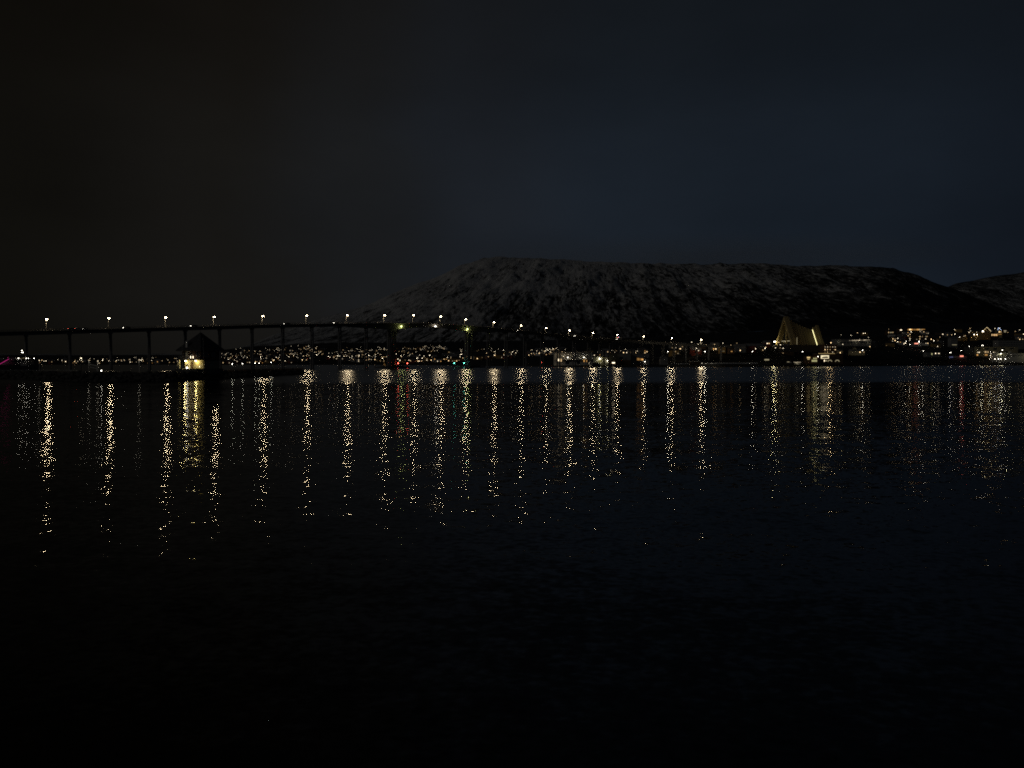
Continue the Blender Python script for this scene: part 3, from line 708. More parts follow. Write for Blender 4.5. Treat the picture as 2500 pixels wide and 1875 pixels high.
boat('white motor boat beside the bent quay lamp', 46, 920, 8.5, 0, 'hull', -.2)
boat('small white motor boat at the edge of the harbour near the ship', 10, 921, 8, 0, 'hull', .1)
q0, q1 = on_water(-260, 914), on_water(150, 915)
pont = thing('pontoon', 'long low grey floating pontoon behind the moored boats', 'pontoon', ((q0.x + q1.x) / 2, q0.y, 0))
MB().box(-(q1.x - q0.x) / 2, (q1.x - q0.x) / 2, -1.2, 1.2, -.3, .6).build('float', M['concrete'], pont)
mb = MB()
for i in range(30):
    x = -(q1.x - q0.x) / 2 + .5 + i * (q1.x - q0.x - 1) / 29; mb.box(x - .04, x + .04, 1.02, 1.1, .6, 1.65)
mb.box(-(q1.x - q0.x) / 2, (q1.x - q0.x) / 2, 1.03, 1.09, 1.652, 1.75); mb.build('railing', M['steel'], pont)
for px, yh, lab, pw in ((68, 909.5, 'bent quay lamp at the left end of the harbour', 330), (121, 907, 'bright quay lamp above the white motor boat', 720)):
    p = on_water(px, 915); z = P(px, yh, p.y).z
    lamp_post('quay_lamp', lab, 'lamp', None, (p.x - .9, p.y, .6), z - .9, (1, 0), .9, pw, 'lamp_cool', .3, (1, .9, .6), rp=.07, off=.3)
p = mole_at(247, 8); z = P(247, 907, p.y).z
o = thing('quay_lamp', 'single low white lamp on the dark inner mole', 'lamp', (p.x, p.y, 2.1)); MB().tube((0, 0, 0), (0, 0, .5), .08).build('pole', M['steel'], o); MB().ball((0, 0, .62), .12).build('lens', E_['lamp_cool'], o)
for px, y0, y1, lab in ((96.5, 880.5, 902, 'thin pale lamp post left of the moored sailing boats'), (217, 880.5, 902, 'left one of two pale posts beside the sloping gangway'), (239, 882.5, 893, 'right one of two pale posts beside the sloping gangway'),
                        (340, 879.5, 901, 'thin pale post between two bridge piers left of the house')):
    p = on_water(px, 913) if px < 150 else mole_at(px, 9); zb = .6 if px < 150 else 2.1; z = P(px, y0, p.y).z
    o = thing('dock_post', lab, 'post', (p.x, p.y, zb)); h = z - zb
    MB().tube((0, 0, 0), (0, 0, h), .09, .09).build('pole', M['white'], o); MB().ball((0, 0, h + .12), .13).build('lens', E_['win_white'], o)
    glow(o, (0, -.5, h - .2), 18, (1, .93, .75), .1)
a, b = mole_at(219, 9.4), mole_at(237, 9.4)
o = thing('gangway', 'sloping metal gangway between two pale posts', 'gangway', (a.x, a.y, 2.1))
MB().tube((0, 0, 2.35), (b.x - a.x, b.y - a.y, 1.9), .14, .14, 4).build('beam', M['steel'], o); MB().tube((0, 0, 1.6), (b.x - a.x, b.y - a.y, 1.15), .1, .1, 4).build('handrail', M['steel'], o)
MB().tube((0, 0, -.1), (0, 0, 2.4), .1).build('leg', M['steel'], o); MB().tube((b.x - a.x, b.y - a.y, -.1), (b.x - a.x, b.y - a.y, 1.95), .1).build('leg', M['steel'], o)

# moored ship at the left edge
Ysh = 345; c = P(20, 890, Ysh)
ship = thing('moored_ship', 'dark moored ship with a row of deck lights and a lit mast', 'ship', (c.x, c.y, 0), R(4))
secs = []
for k in range(9):
    u = k / 8; x = -26 + 40 * u; wd = 4.2 * (1 - max(0, (u - .6) / .4) ** 2); tp = 3.6 + 1.6 * max(0, u - .55) ** 1.2
    secs.append([(x, -wd, tp), (x, -wd * .85, -.5), (x, 0, -1), (x, wd * .85, -.5), (x, wd, tp)])
v = [q for s_ in secs for q in s_]; fcs = [(i * 5 + j, i * 5 + j + 1, (i + 1) * 5 + j + 1, (i + 1) * 5 + j) for i in range(8) for j in range(4)] + [(0, 4, 3, 2, 1)] + [(i * 5, (i + 1) * 5, (i + 1) * 5 + 4, i * 5 + 4) for i in range(8)]
MB().add(v, fcs).build('hull', M['darkhull'], ship)
mk = Ysh / F
wh = MB().box(-5, 9.5, -2.8, 2.8, 3.4, 7.1).build('wheelhouse', M['grey'], ship)
MB().box(-5.4, 10.0, -3.1, 3.1, 7.102, 7.3).build('roof', M['dark_steel'], wh)
for i in range(8): MB().box(-4.4 + i * 1.7, -3.3 + i * 1.7, -2.86, -2.803, 5.2, 6.2).build('window', M['glass'], wh)
for px, r in ((43, .13), (48.5, .06), (51.5, .06), (54.5, .06), (57.5, .06), (61.5, .13), (66.5, .09), (79.5, .12)):
    p = P(px, 874.8, Ysh - 3); MB().ball((p.x - c.x, -3.2, p.z), r).build('deck_light', E_['lamp_cool'] if r > .08 else E_['shop'], ship)
mt = MB().tube((5.8, 0, 7.3), (5.8, 0, 11.2), .16, .08).build('mast', M['dark_steel'], ship)
MB().tube((4.6, 0, 10.1), (7.2, 0, 10.1), .06, .06, 4).build('yardarm', M['dark_steel'], mt)
for px, py, r in ((52, 855.5, .12), (51.5, 860.3, .09), (54.5, 860.5, .14)):
    p = P(px, py, Ysh - .3); MB().ball((p.x - c.x, -.35, p.z), r).build('mast_light', E_['lamp_cool'], ship)
for k in (0, 1):
    a = P(-14, 889 + 6 * k, Ysh - 5); b = P(16.5 + k, 872.3 + 4.3 * k, Ysh - 5)
    MB().tube((a.x - c.x, -4.6, a.z), (b.x - c.x, -4.6, b.z), .06 + .06 * k, .06 + .06 * k).build('light_strip', E_['magenta'], ship)
a, b = P(-14, 892, Ysh - 4.4), P(17, 874, Ysh - 4.4)
MB().tube((a.x - c.x, -4.2, a.z), (b.x - c.x, -4.2, b.z), .7, .5, 6).build('boarding_ramp', M['dark_steel'], ship)
p = P(198, 875, 420); o = thing('harbour_beacon', 'single red white beacon lamp left of the pale dock posts', 'beacon', (p.x, p.y, -1)); MB().tube((0, 0, 0), (0, 0, p.z + .8), .2, .12).build('post', M['dark_steel'], o); MB().ball((0, 0, p.z + 1.1), .34).build('lens', E_['lamp_far'], o)

# ------------------------------------------------------------------ far shore: buildings standing on the terrain, fronts to the water
def building(label, cat, pxa_, pxb_, ytop, ybase, Y, depth, wall, roof='flat', roofmat='slate', rise=0, windows=(), rz=0.0, name='building', group=None):
    c = P((pxa_ + pxb_) / 2, ybase, Y); k = Y / F
    o = thing(name, label, cat, (c.x, c.y, c.z), rz, group); Wd = (pxb_ - pxa_) * k / 2; H = (ybase - ytop) * k
    o['k'] = k; o['pc'] = (pxa_ + pxb_) / 2; o['yb'] = ybase
    if roof == 'front_gable':
        v = [(-Wd, 0, -2), (Wd, 0, -2), (Wd, 0, H), (0, 0, H + rise), (-Wd, 0, H)]
        v += [(a, depth, b) for a, _, b in v]
        wo_ = MB().add(v, [(0, 1, 2, 3, 4), (9, 8, 7, 6, 5)] + [(i, 5 + i, 5 + (i + 1) % 5, (i + 1) % 5) for i in range(5)]).build('wall', M[wall], o)
        mb = MB(); ov = .5
        for sg in (-1, 1):
            e = Vector((sg * (Wd + ov), 0, H - rise * ov / Wd)); a = Vector((0, 0, H + rise)); n = Vector((rise * sg, 0, Wd)).normalized() * .22
            q = [e + n * .05, a + n * .05, a + n * 1.1, e + n * 1.1]
            mb.add([(t.x, -ov, t.z) for t in q] + [(t.x, depth + ov, t.z) for t in q], [(0, 1, 2, 3), (7, 6, 5, 4), (0, 4, 5, 1), (1, 5, 6, 2), (2, 6, 7, 3), (3, 7, 4, 0)])
        mb.build('roof', M[roofmat], o)
    else:
        MB().box(-Wd, Wd, 0, depth, -2, H).build('wall', M[wall], o)
        if roof == 'gable': MB().gable(-Wd - .4, Wd + .4, -.5, depth + .5, H + .252, H + rise, 'x').build('roof', M[roofmat], o)
        elif roof == 'mono': MB().add([(-Wd - .3, -.4, H + .003), (Wd + .3, -.4, H + .003), (Wd + .3, depth + .3, H + .003), (-Wd - .3, depth + .3, H + .003), (-Wd - .3, -.4, H + .3), (Wd + .3, -.4, H + .3), (Wd + .3, depth + .3, H + rise), (-Wd - .3, depth + .3, H + rise)],
                                      [(3, 2, 1, 0), (4, 5, 6, 7), (0, 1, 5, 4), (1, 2, 6, 5), (2, 3, 7, 6), (3, 0, 4, 7)]).build('roof', M[roofmat], o)
        else: MB().box(-Wd - .25, Wd + .25, -.25, depth + .25, H + .003, H + .45).build('roof', M[roofmat], o)
    for wnd in windows: window(o, *wnd)
    return o
def loc(o, px, py): return ((px - o['pc']) * o['k'], (o['yb'] - py) * o['k'])
def window(o, x0, x1, y0, y1, m, name='window', frame=True):
    (u0, v1), (u1, v0) = loc(o, x0, y0), loc(o, x1, y1)
    f_ = MB().box(u0, u1, -.09, -.004, v0, v1).build(name, M['white'] if frame else M['dark_steel'], o)
    b_ = min(.14, (u1 - u0) * .1)
    MB().box(u0 + b_, u1 - b_, -.14, -.093, v0 + b_, v1 - b_).build('pane', E_[m] if m in E_ else M[m], f_)
    return f_
def wall_lamp(o, px, py, power, col, r=.35, lens='lamp_cool', out=.9, drop=.3):
    u, v = loc(o, px, py)
    b_ = MB().tube((u, 0, v + .15), (u, -out, v + .1), .06, .06, 5).build('wall_lamp', M['dark_steel'], o)
    MB().ball((u, -out, v), r, r, r * .8).build('lens', E_[lens], b_)
    if power: glow(o, (u, -out - .5, v - drop - r), power, col, .2)
YEL = (1, .82, .34)
# sheds under the bridge
b = building('long low white walled storage shed under the bridge with two eave lamps', 'shed', 1354, 1446, 862, 889.5, 800, 18, 'white', 'mono', 'snowroof', 1.5,
             [(1361, 1365.5, 876, 882, 'win_white'), (1368.5, 1371.5, 876, 883, 'win'), (1395.5, 1399.5, 877, 882, 'glass'), (1380, 1390, 878, 889, 'glass'), (1408, 1416, 878, 889, 'glass'), (1424, 1428, 877, 884, 'win_orange'), (1431, 1434, 878, 884, 'win_orange')], name='storage_shed')
MB().box(-19.5, 19.5, -2.6, -.002, 4.6, 4.8).build('canopy', M['snowroof'], b)
wall_lamp(b, 1385.5, 872.5, 130, YEL, out=2.9); wall_lamp(b, 1424.5, 872.5, 130, YEL, out=2.9)
b = building('small white gabled shed brightly lit by one yellow floodlight', 'shed', 1448.5, 1472.5, 871.5, 889.5, 796, 10, 'white', 'flat', 'snowroof', 0, [(1453, 1458, 873, 875.5, 'glass'), (1468, 1470, 874.5, 879, 'glass')], name='floodlit_shed')
wall_lamp(b, 1463.5, 875.5, 850, (1, .92, .36), .5, 'lamp_cool', 1.5, .4)
b = building('small white annex between the floodlit shed and the big grey hall', 'shed', 1472.8, 1484.6, 872.5, 889.8, 797, 9, 'white', 'flat', 'snowroof', 0, [(1475, 1478, 881, 888, 'glass')], name='annex')
wall_lamp(b, 1483, 880.5, 250, (1, .92, .5), .3)
b = building('big two tone grey warehouse hall with few dark windows beside the annex', 'warehouse', 1485.5, 1540, 864, 890, 800, 30, 'grey', 'flat', 'snowroof', 0,
             [(1494, 1501, 873.5, 876, 'glass'), (1506.5, 1508.5, 874, 876, 'glass'), (1512, 1520.5, 870.5, 878, 'glass'), (1526.5, 1528.5, 872, 879, 'glass'), (1494, 1501.5, 884, 887.5, 'win_white')], name='warehouse')
MB().box(-11.6, 11.6, -.06, -.003, -1, 4.6).build('lower_cladding', M['brown'], b)
glow(b, (-14, -9, 9), 220, YEL, .3)
b = building('long grey hall with an orange lit porch at the right end of the sheds', 'hall', 1541, 1585, 864, 889, 808, 26, 'grey', 'flat', 'snowroof', 0,
             [(1555 + 2.6 * i, 1557 + 2.6 * i, 873.5 + i * .4, 880, 'win_orange') for i in range(6)], name='hall')
MB().box(3, 20, -3, -.002, 6.8, 7.1).build('porch_roof', M['snowroof'], b)
wall_lamp(b, 1574, 883, 60, (1, .9, .7), .3)
for px, w_, h_, lab in ((1455, 12, 5, 'dark parked truck in front of the floodlit shed'), ):
    p = P(px, 890, 788); o = thing('parked_truck', lab, 'truck', (p.x, p.y, tz(px, 788) ), .05)
    MB().box(-3, 2.2, -1.2, 1.2, .9, 3.6).build('cargo_box', M['dark_steel'], o); MB().add([(2.3, -1.15, .6), (4.2, -1.15, .6), (4.2, 1.15, .6), (2.3, 1.15, .6), (2.3, -1.1, 2.9), (3.7, -1.1, 2.9), (3.7, 1.1, 2.9), (2.3, 1.1, 2.9)], [(3, 2, 1, 0), (4, 5, 6, 7), (0, 1, 5, 4), (1, 2, 6, 5), (2, 3, 7, 6), (3, 0, 4, 7)]).build('cab', M['carpaint'], o)
    MB().box(-3, 4, -.9, .9, .45, .6).build('chassis', M['dark_steel'], o)
    for x in (-2, -1, 3.3):
        for y in (-1.1, 1.1): MB().tube((x, y - .15, .48), (x, y + .15, .48), .48, .48, 10).build('wheel', M['rubber'], o)
p = P(1438.5, 889, 790); fairy_tree('conifer hung with white lights beside the storage shed', (p.x, p.y, tz(1438.5, 790)), 5, 'win_white')

# shore road lamps
def shore_lamp(label, px, yh, Y, power, lens='lamp_cool', r=.42, double=False, arm=1.2, col=(1, .9, .66), h=None, group=None):
    p = P(px, yh, Y); zb = tz(px, Y); h = max(3.0, p.z - zb) if h is None else h
    return lamp_post('shore_lamp', label, 'street lamp', group, (p.x, p.y, p.z - h), h, (1, .1), arm, power, lens, r, col, double, .12, .4)
SL = [('shore street lamp at the left end of the snowy lit quay', 1628, 858.5, 812, 7000), ('shore street lamp at the middle of the snowy lit quay', 1719, 858.5, 815, 13000),
      ('shore street lamp on the dark quay left of the cathedral', 1834.5, 858.5, 845, 1300), ('shore street lamp on the dark quay below the cathedral', 1957, 858.5, 868, 1300),
      ('shore street lamp beside the cream boathouse', 2103.5, 855, 925, 900), ('lone street lamp at the bend of the dark shore', 2252, 857, 1075, 700),
      ('street lamp with a wide glow right of the hillside flats', 2278.5, 832, 1260, 1300), ('street lamp on the slope below the hillside flats', 2211, 833, 1290, 1100),
      ('street lamp lighting a bank below the hillside flats', 2220, 841, 1210, 700), ('street lamp above the red lit sign building', 2345, 856, 1180, 1100),
      ('street lamp in front of the dark end of the three storey block', 2364.5, 846, 1240, 500), ('small street lamp left of the fairy lit gabled house', 2341, 823, 1340, 250),
      ('street lamp at the left of the cathedral forecourt', 1887, 834, 955, 500), ('street lamp high on the road behind the cathedral nave', 1968.5, 808, 1000, 250)]
for a in SL: shore_lamp(*a)
shore_lamp('twin headed street lamp above the blue lettered sign', 2320, 861, 1160, 800, double=True, arm=1.0)
shore_lamp('tall twin headed street lamp in front of the three storey block', 2398.5, 843.5, 1185, 2600, double=True, arm=1.2, col=(1, .88, .5))

# cream boathouse, kiosk, shop with billboard, blocks
b = building('brightly lit quayside shop with orange awning and greenish display windows', 'shop', 1969, 1997, 870, 885, 875, 9, 'brown', 'flat', 'slate', 0,
             [(1969.5, 1978, 871, 875, 'shop'), (1971, 1976.5, 876, 878, 'shop')] + [(1985 + 3.2 * i, 1987.6 + 3.2 * i, 873.5, 877, 'shop_green') for i in range(3)] + [(1981.5 + 2.7 * i, 1983.9 + 2.7 * i, 878.2, 883.5, 'shop_green') for i in range(5)], name='quayside_shop')
MB().box(-6.5, 6.3, -1.6, -.15, 6.6, 6.8).build('awning', M['ochre'], b)
glow(b, (0, -5.5, 4.5), 450, (1, .72, .3), .4); wall_lamp(b, 1996.3, 870.6, 400, (1, .9, .7), .4)
b = building('dark low commercial building with a framed lit billboard', 'building', 2000, 2058, 863.5, 885.5, 890, 20, 'brown', 'flat', 'snowroof', 0,
             [(2011.5, 2013.5, 878, 883, 'win_white'), (2014, 2019.5, 879, 882.5, 'dimstrip')], name='commercial_building')
u0, v1 = loc(b, 2003.8, 867.5); u1, v0 = loc(b, 2023.2, 875.5)
bb = MB().box(u0, u1, -.35, -.1, v0, v1).build('billboard', E_['sign_white'], b)
MB().add([(u0 + .8, -.4, v0 + .7), (u1 - .8, -.4, v0 + .7), (u1 - 1.1, -.4, v0 + 2.2), (u1 - 2.5, -.4, v0 + 2.6), (u0 + 3.5, -.4, v0 + 2.3), (u0 + 1.6, -.4, v0 + 1.8)], [(0, 1, 2, 3, 4, 5)]).build('billboard_print', M['red'], bb)
for px in (2026, 2044):                               # round arched dim windows
    u, v = loc(b, px, 883); mb = MB()
    pts = [(u + 2.6 * math.cos(t), v + 2.2 * math.sin(t)) for t in np.linspace(0, math.pi, 9)]; pti = [(u + 1.7 * math.cos(t), v + 1.4 * math.sin(t)) for t in np.linspace(0, math.pi, 9)]
    for i in range(8): mb.add([(*pts[i][:1], -.12, pts[i][1]), (pts[i + 1][0], -.12, pts[i + 1][1]), (pti[i + 1][0], -.12, pti[i + 1][1]), (pti[i][0], -.12, pti[i][1])], [(0, 1, 2, 3)])
    mb.build('arch', E_['dimstrip'], b)
MB().tube((-15, -.4, loc(b, 0, 863.2)[1]), (4, -.4, loc(b, 0, 863.2)[1]), .16, .16, 4).build('eave_light', E_['shop'], b)
wb = [(2013.5 + 6.2 * i, 2014.8 + 6.2 * i, y, y + 2.2, rnd.choice(['glass', 'win_white', 'win_white', 'win'])) for i in range(5) for y in (846, 852.5, 858.5)]
building('dark apartment block with a few small white windows right of the cathedral', 'apartment block', 2008, 2044, 842, 864, 935, 14, 'brown', 'flat', 'slate', 0, wb, name='apartment_block')
b = building('long hillside pavilion with a row of white lights under its eaves', 'pavilion', 2040, 2127, 829, 842, 1120, 14, 'grey', 'mono', 'snowroof', 1.2, [(2042 + 8.4 * i, 2048.5 + 8.4 * i, 834.5, 838, 'glass') for i in range(10)], name='pavilion')
for i in range(13):
    u, v = loc(b, 2074 + i * 3.9, 831.4 - i * .15); MB().box(u - .7, u + .7, -.9, -.5, v - .3, v + .1).build('eave_light', E_['win_white'], b)
for px, pw in ((2048, 250), (2090, 250), (2120, 250)): glow(b, (loc(b, px, 835)[0], -3, 4), pw, (1, .9, .6), .3)
b = building('cream gabled boathouse with a small dormer beside the shore lamp', 'boathouse', 2079, 2112, 857, 863.5, 935, 9, 'cream', 'gable', 'snowroof', 2.2, [(2098, 2101, 858.5, 861, 'win'), (2108, 2110, 858.5, 861, 'win')], name='boathouse')
MB().gable(-5.5, -2.2, -.6, 4, 5.6, 7.2, 'y').build('dormer', M['cream'], b)
b = building('small cream shed left of the cream boathouse', 'shed', 2047, 2058, 857, 863.5, 930, 7, 'cream', 'gable', 'snowroof', 1.8, [(2050.5, 2052, 859.5, 863, 'win')], name='shed'); glow(b, (0, -4, 3.5), 160, YEL, .2)
# flats along the top of the hillside
b = building('hillside row of flats with orange and white lit windows along the top', 'apartment block', 2196, 2260, 801, 818, 1470, 12, 'brown', 'flat', 'slate', 0,
             [(2197, 2202, 804.5, 807, 'win_white')] + [(2216 + 3.9 * i, 2219 + 3.9 * i, 803, 806.5, rnd.choice(['win_orange', 'win_orange', 'win'])) for i in range(11)] + [(2245.5, 2248, 808, 810, 'win_white'), (2254.5, 2256.5, 807.5, 810.5, 'win')], name='hillside_flats')
building('small house with a yellow lit window row left of the hillside flats', 'house', 2166, 2183, 807, 816, 1460, 9, 'brown', 'gable', 'slate', 2.5, [(2168.5, 2170.5, 810, 813.5, 'win'), (2172.5, 2177.5, 810.5, 813, 'dimstrip'), (2178.5, 2181, 810, 813, 'win')], name='small_house')
b = building('hillside terrace block with many small white windows below the flats', 'apartment block', 2205, 2272, 818, 836, 1340, 12, 'brown', 'flat', 'slate', 0,
             [(x, x + 1.6, y, y + 2, m) for x, y, m in ((2206.5, 821, 'win_white'), (2216, 816.5 + 2, 'win'), (2221, 821.5, 'win_orange'), (2220, 825, 'win_white'), (2237, 827.5, 'win_white'), (2244, 821, 'win'), (2246, 821, 'win'), (2251, 821, 'win'), (2259, 820.5, 'win_white'), (2262, 820.5, 'win'), (2259, 826.5, 'win_white'), (2244.5, 826.5, 'win'), (2228, 822, 'glass'), (2230, 828, 'glass'))], name='terrace_block')
b = building('low flat roofed shop with a glowing red bar sign on the hillside', 'shop', 2228, 2250, 836, 844, 1240, 9, 'grey', 'flat', 'slate', 0, [(2234, 2240, 841, 843.5, 'glass')], name='hillside_shop')
(u0, v0), (u1, v1) = loc(b, 2232.5, 840), loc(b, 2241.5, 837.6); MB().box(u0, u1, -.5, -.1, v0, v1).build('bar_sign', E_['sign_red'], b); wall_lamp(b, 2243, 834, 700, (1, .95, .8), .7)
building('row of low garages with small white lights on the dark shore', 'garage', 2262, 2296, 861, 868, 1110, 9, 'grey', 'mono', 'snowroof', 1, [(2273.5, 2276.5, 862, 866.5, 'shop_green'), (2283, 2285, 860.5 + 1, 864, 'win_white'), (2290, 2294, 862, 864, 'win_white')], name='garage_row')
# sign cluster at the right shore
b = building('low shop building with a glowing red sign on its roof edge', 'shop', 2334, 2360.5, 869, 884, 1165, 12, 'grey', 'flat', 'slate', 0, [(2338 + 4.6 * i, 2341.5 + 4.6 * i, 874.5, 881, 'glass') for i in range(5)], name='sign_shop')
(u0, v0), (u1, v1) = loc(b, 2343.3, 871.2), loc(b, 2351.5, 867.9); MB().box(u0, u1, -.6, -.25, v0, v1).build('red_sign', E_['sign_red'], b)
glow(b, ((u0 + u1) / 2, -3.5, v1 + 1), 600, (1, .12, .12), .5)
p = P(2322, 884, 1155); zb = tz(2322, 1155)
o = thing('lettered_sign', 'dark blue sign with pale letters on two posts by the shore', 'sign', (p.x, p.y, zb))
zs = P(2322, 874, 1155).z - zb; ze = P(2322, 869.7, 1155).z - zb
for x in (-2.5, 2.5): MB().tube((x, .2, -.3), (x, .2, zs), .12).build('post', M['dark_steel'], o)
MB().box(-3.4, 3.4, 0, .3, zs, ze).build('panel', M['blue'], o)
cu = bpy.data.curves.new('letters', 'FONT'); cu.body = 'NRS'; cu.size = 3.1; cu.align_x = 'CENTER'; cu.extrude = .04; cu.materials.append(E_['sign_blue'])
tmp_ = bpy.data.objects.new('letters_curve', cu); lme = bpy.data.meshes.new_from_object(tmp_); bpy.data.objects.remove(tmp_); lme.materials.clear(); lme.materials.append(E_['sign_blue'])
lt = link('letters', lme, o); lt.location = (0, -.06, zs + .25); lt.rotation_euler = (math.pi / 2, 0, 0)
p = P(1872, 884, 862)
o = thing('quay_sign', 'small pale lit sign board standing on the dark quay', 'sign', (p.x, p.y, tz(1872, 862)))
zt_ = P(1872, 879.5, 862).z - o.location.z
for x in (-2, 2): MB().tube((x, .2, -.2), (x, .2, zt_), .08).build('post', M['dark_steel'], o)
MB().box(-2.6, 2.6, 0, .15, zt_ - .2, zt_ + 1.3).build('panel', E_['dimstrip'], o)
for px, y0, lab in ((1926, 882, 'small lit white van parked on the quay below the cathedral'), (1946, 882, 'lit white bus shelter on the quay below the cathedral')):
    p = P(px, 885, 868); o = thing('van' if px < 1940 else 'bus_shelter', lab, 'van' if px < 1940 else 'bus shelter', (p.x, p.y, tz(px, 868)))
    if px < 1940:
        MB().box(-2.4, 2.0, -.9, .9, .4, 2.2).build('body', M['white'], o); MB().box(2.0, 2.9, -.9, .9, .4, 1.3).build('bonnet', M['white'], o)
        for x in (-1.6, 1.8):
            for y in (-.9, .9): MB().tube((x, y - .1, .36), (x, y + .1, .36), .36, .36, 10).build('wheel', M['rubber'], o)
        MB().box(-2.2, .2, -.95, -.91, 1.4, 2.0).build('side_light', E_['dimstrip'], o)
    else:
        MB().box(-4.6, 4.6, -.9, .9, 2.9, 3.1).build('roof', M['dark_steel'], o); MB().box(-4.4, 4.4, .7, .8, 0, 2.89).build('back_panel', M['white'], o)
        for x in (-4.3, 4.3): MB().box(x - .08, x + .08, -.7, .69, 0, 2.89).build('side_panel', M['glass'], o)
        MB().box(-4.2, 4.2, -.7, -.5, 2.6, 2.88).build('tube_light', E_['win_white'], o); glow(o, (0, -.3, 2.3), 160, (1, .9, .6), .2)
# three storey block and white pavilion
wn = []
for y in (849.5,): wn += [(2384 + 20 * i, 2394 + 20 * i, y, y + 4, 'glass') for i in range(5)]
wn += [(2386.5, 2388.5, 859, 861.5, 'win_white'), (2390, 2391.5, 859, 861.5, 'win_white'), (2404, 2406, 857, 861.5, 'win'), (2407.5, 2409, 857, 861.5, 'win'), (2411, 2412.5, 857.5, 861.5, 'win'), (2424, 2427, 859.5, 860.7, 'win_white'), (2428.5, 2431, 859.5, 860.7, 'win_white'),
       (2384, 2388, 864.5, 868.5, 'win_orange'), (2404, 2411, 864.5, 868.5, 'win_orange'), (2418, 2422, 857.5, 861.5, 'glass'), (2436, 2444, 857.5, 861.5, 'glass'), (2450, 2460, 857.5, 861.5, 'glass')]
b = building('three storey cream office block lit by tall street lamps', 'office block', 2381.5, 2485, 847, 874.5, 1215, 16, 'cream', 'flat', 'slate', 0, wn, name='office_block')
for x in (-22, 12): glow(b, (x, -14, 12), 750, (1, .85, .45), .5)
building('dim upper block rising behind the three storey office block', 'office block', 2437, 2500, 831, 850, 1262, 14, 'grey', 'flat', 'slate', 0, [(2439 + 4 * i, 2441.5 + 4 * i, y, y + 3.4, 'glass') for i in range(14) for y in (834, 840)], name='upper_block')
b = building('dark tower end of the office block without lit windows', 'office block', 2366, 2381, 847, 876, 1218, 14, 'dark_concrete', 'flat', 'slate', 0, [(2369, 2371, 850, 856, 'glass'), (2375, 2377, 850, 856, 'glass')], name='dark_block')
wn = [(2435.5, 2442.8, 867.3, 870.8, 'glass'), (2444.2, 2448.5, 867.3, 870.8, 'glass'), (2453.5, 2463.5, 867, 870.8, 'glass'), (2472, 2476.5, 867, 870.5, 'glass'), (2478, 2480, 867, 870.5, 'glass')] + [(2481.5 + 2.6 * i, 2483.2 + 2.6 * i, 867, 869.2, 'glass') for i in range(6)] + [(2494, 2496, 877, 879, 'glass')]
b = building('low white terminal building with a long band of dark windows', 'terminal', 2433.5, 2530, 862.5, 881.5, 1178, 14, 'white', 'flat', 'snowroof', 0, wn, name='terminal_building')
MB().box(*(lambda a_, c_: (a_[0], c_[0], 3, 6, a_[1] + .46, c_[1]))(loc(b, 2467.5, 862.5), loc(b, 2472, 857.5))).build('roof_housing', M['white'], b)
for px, py in ((2441.5, 863.2), (2444.5, 855)): wall_lamp(b, px, py, 1500, (1, .95, .55), .45, out=2.2)
glow(b, (12, -9, 7), 1100, (1, .92, .5), .4)
p = P(2418, 884, 1172); o = thing('decorated_mast', 'tall mast hung with warm fairy lights before the office block', 'decoration', (p.x, p.y, tz(2418, 1172)))
h = P(2418, 858.5, 1172).z - o.location.z; MB().tube((0, 0, 0), (0, 0, h), .14, .08).build('pole', M['steel'], o)
for i in range(14): MB().ball((rnd.uniform(-2.6, 2.6) * (.3 + .7 * i / 14), -.4, h - i * h / 16), .2, n=6, m=4).build('bulb', E_['win' if i % 3 else 'lamp_cool'], o)
glow(o, (0, -1.5, h * .6), 900, YEL, .4)
for i, px in enumerate((2429, 2437.5, 2443.5, 2454.5)):
    p = P(px, 876.7, 1165); o = thing('quay_floodlight', 'low white floodlight on a short post before the terminal building', 'floodlight', (p.x, p.y, tz(px, 1165)), 0, 'floodlights before the terminal building')
    h = max(.8, p.z - o.location.z); MB().tube((0, 0, 0), (0, 0, h), .08).build('post', M['dark_steel'], o); MB().ball((0, -.1, h + .2), .42).build('lens', E_['lamp_cool'], o)
    if i in (0, 3): glow(o, (0, -1.2, h), 300, (1, .9, .75), .2)
# parked cars in front
def parked(label, px, Y, col, rz):
    o = thing('parked_car', label, 'car', (GX(px, Y), Y, tz(px, Y)), rz, 'cars parked before the office block')
    pr = [(-2.2, .3), (2.2, .3), (2.2, .75), (1.25, .9), (.55, 1.42), (-1.2, 1.45), (-1.9, 1.0), (-2.2, .95)]; k = 8
    MB().add([(x, -.9, z_) for x, z_ in pr] + [(x, .9, z_) for x, z_ in pr], [tuple(range(k)), tuple(reversed(range(k, 2 * k)))] + [(i, k + i, k + (i + 1) % k, (i + 1) % k) for i in range(k)]).build('body', M[col], o)
    for x in (-1.35, 1.35):
        for y in (-.9, .9): MB().tube((x, y - .1, .32), (x, y + .1, .32), .32, .32, 10).build('wheel', M['rubber'], o)
    for y in (-.91, .91): MB().box(-1.0, .6, y - .01, y + .01, .98, 1.34).build('side_window', M['glass'], o)
for i, px in enumerate((2404, 2410, 2424, 2432, 2449, 2462, 2470, 2480)): parked('dark car parked in the lit yard before the office block', px, 1168 + (i % 3) * 3, 'carpaint', rnd.uniform(-.3, .3))

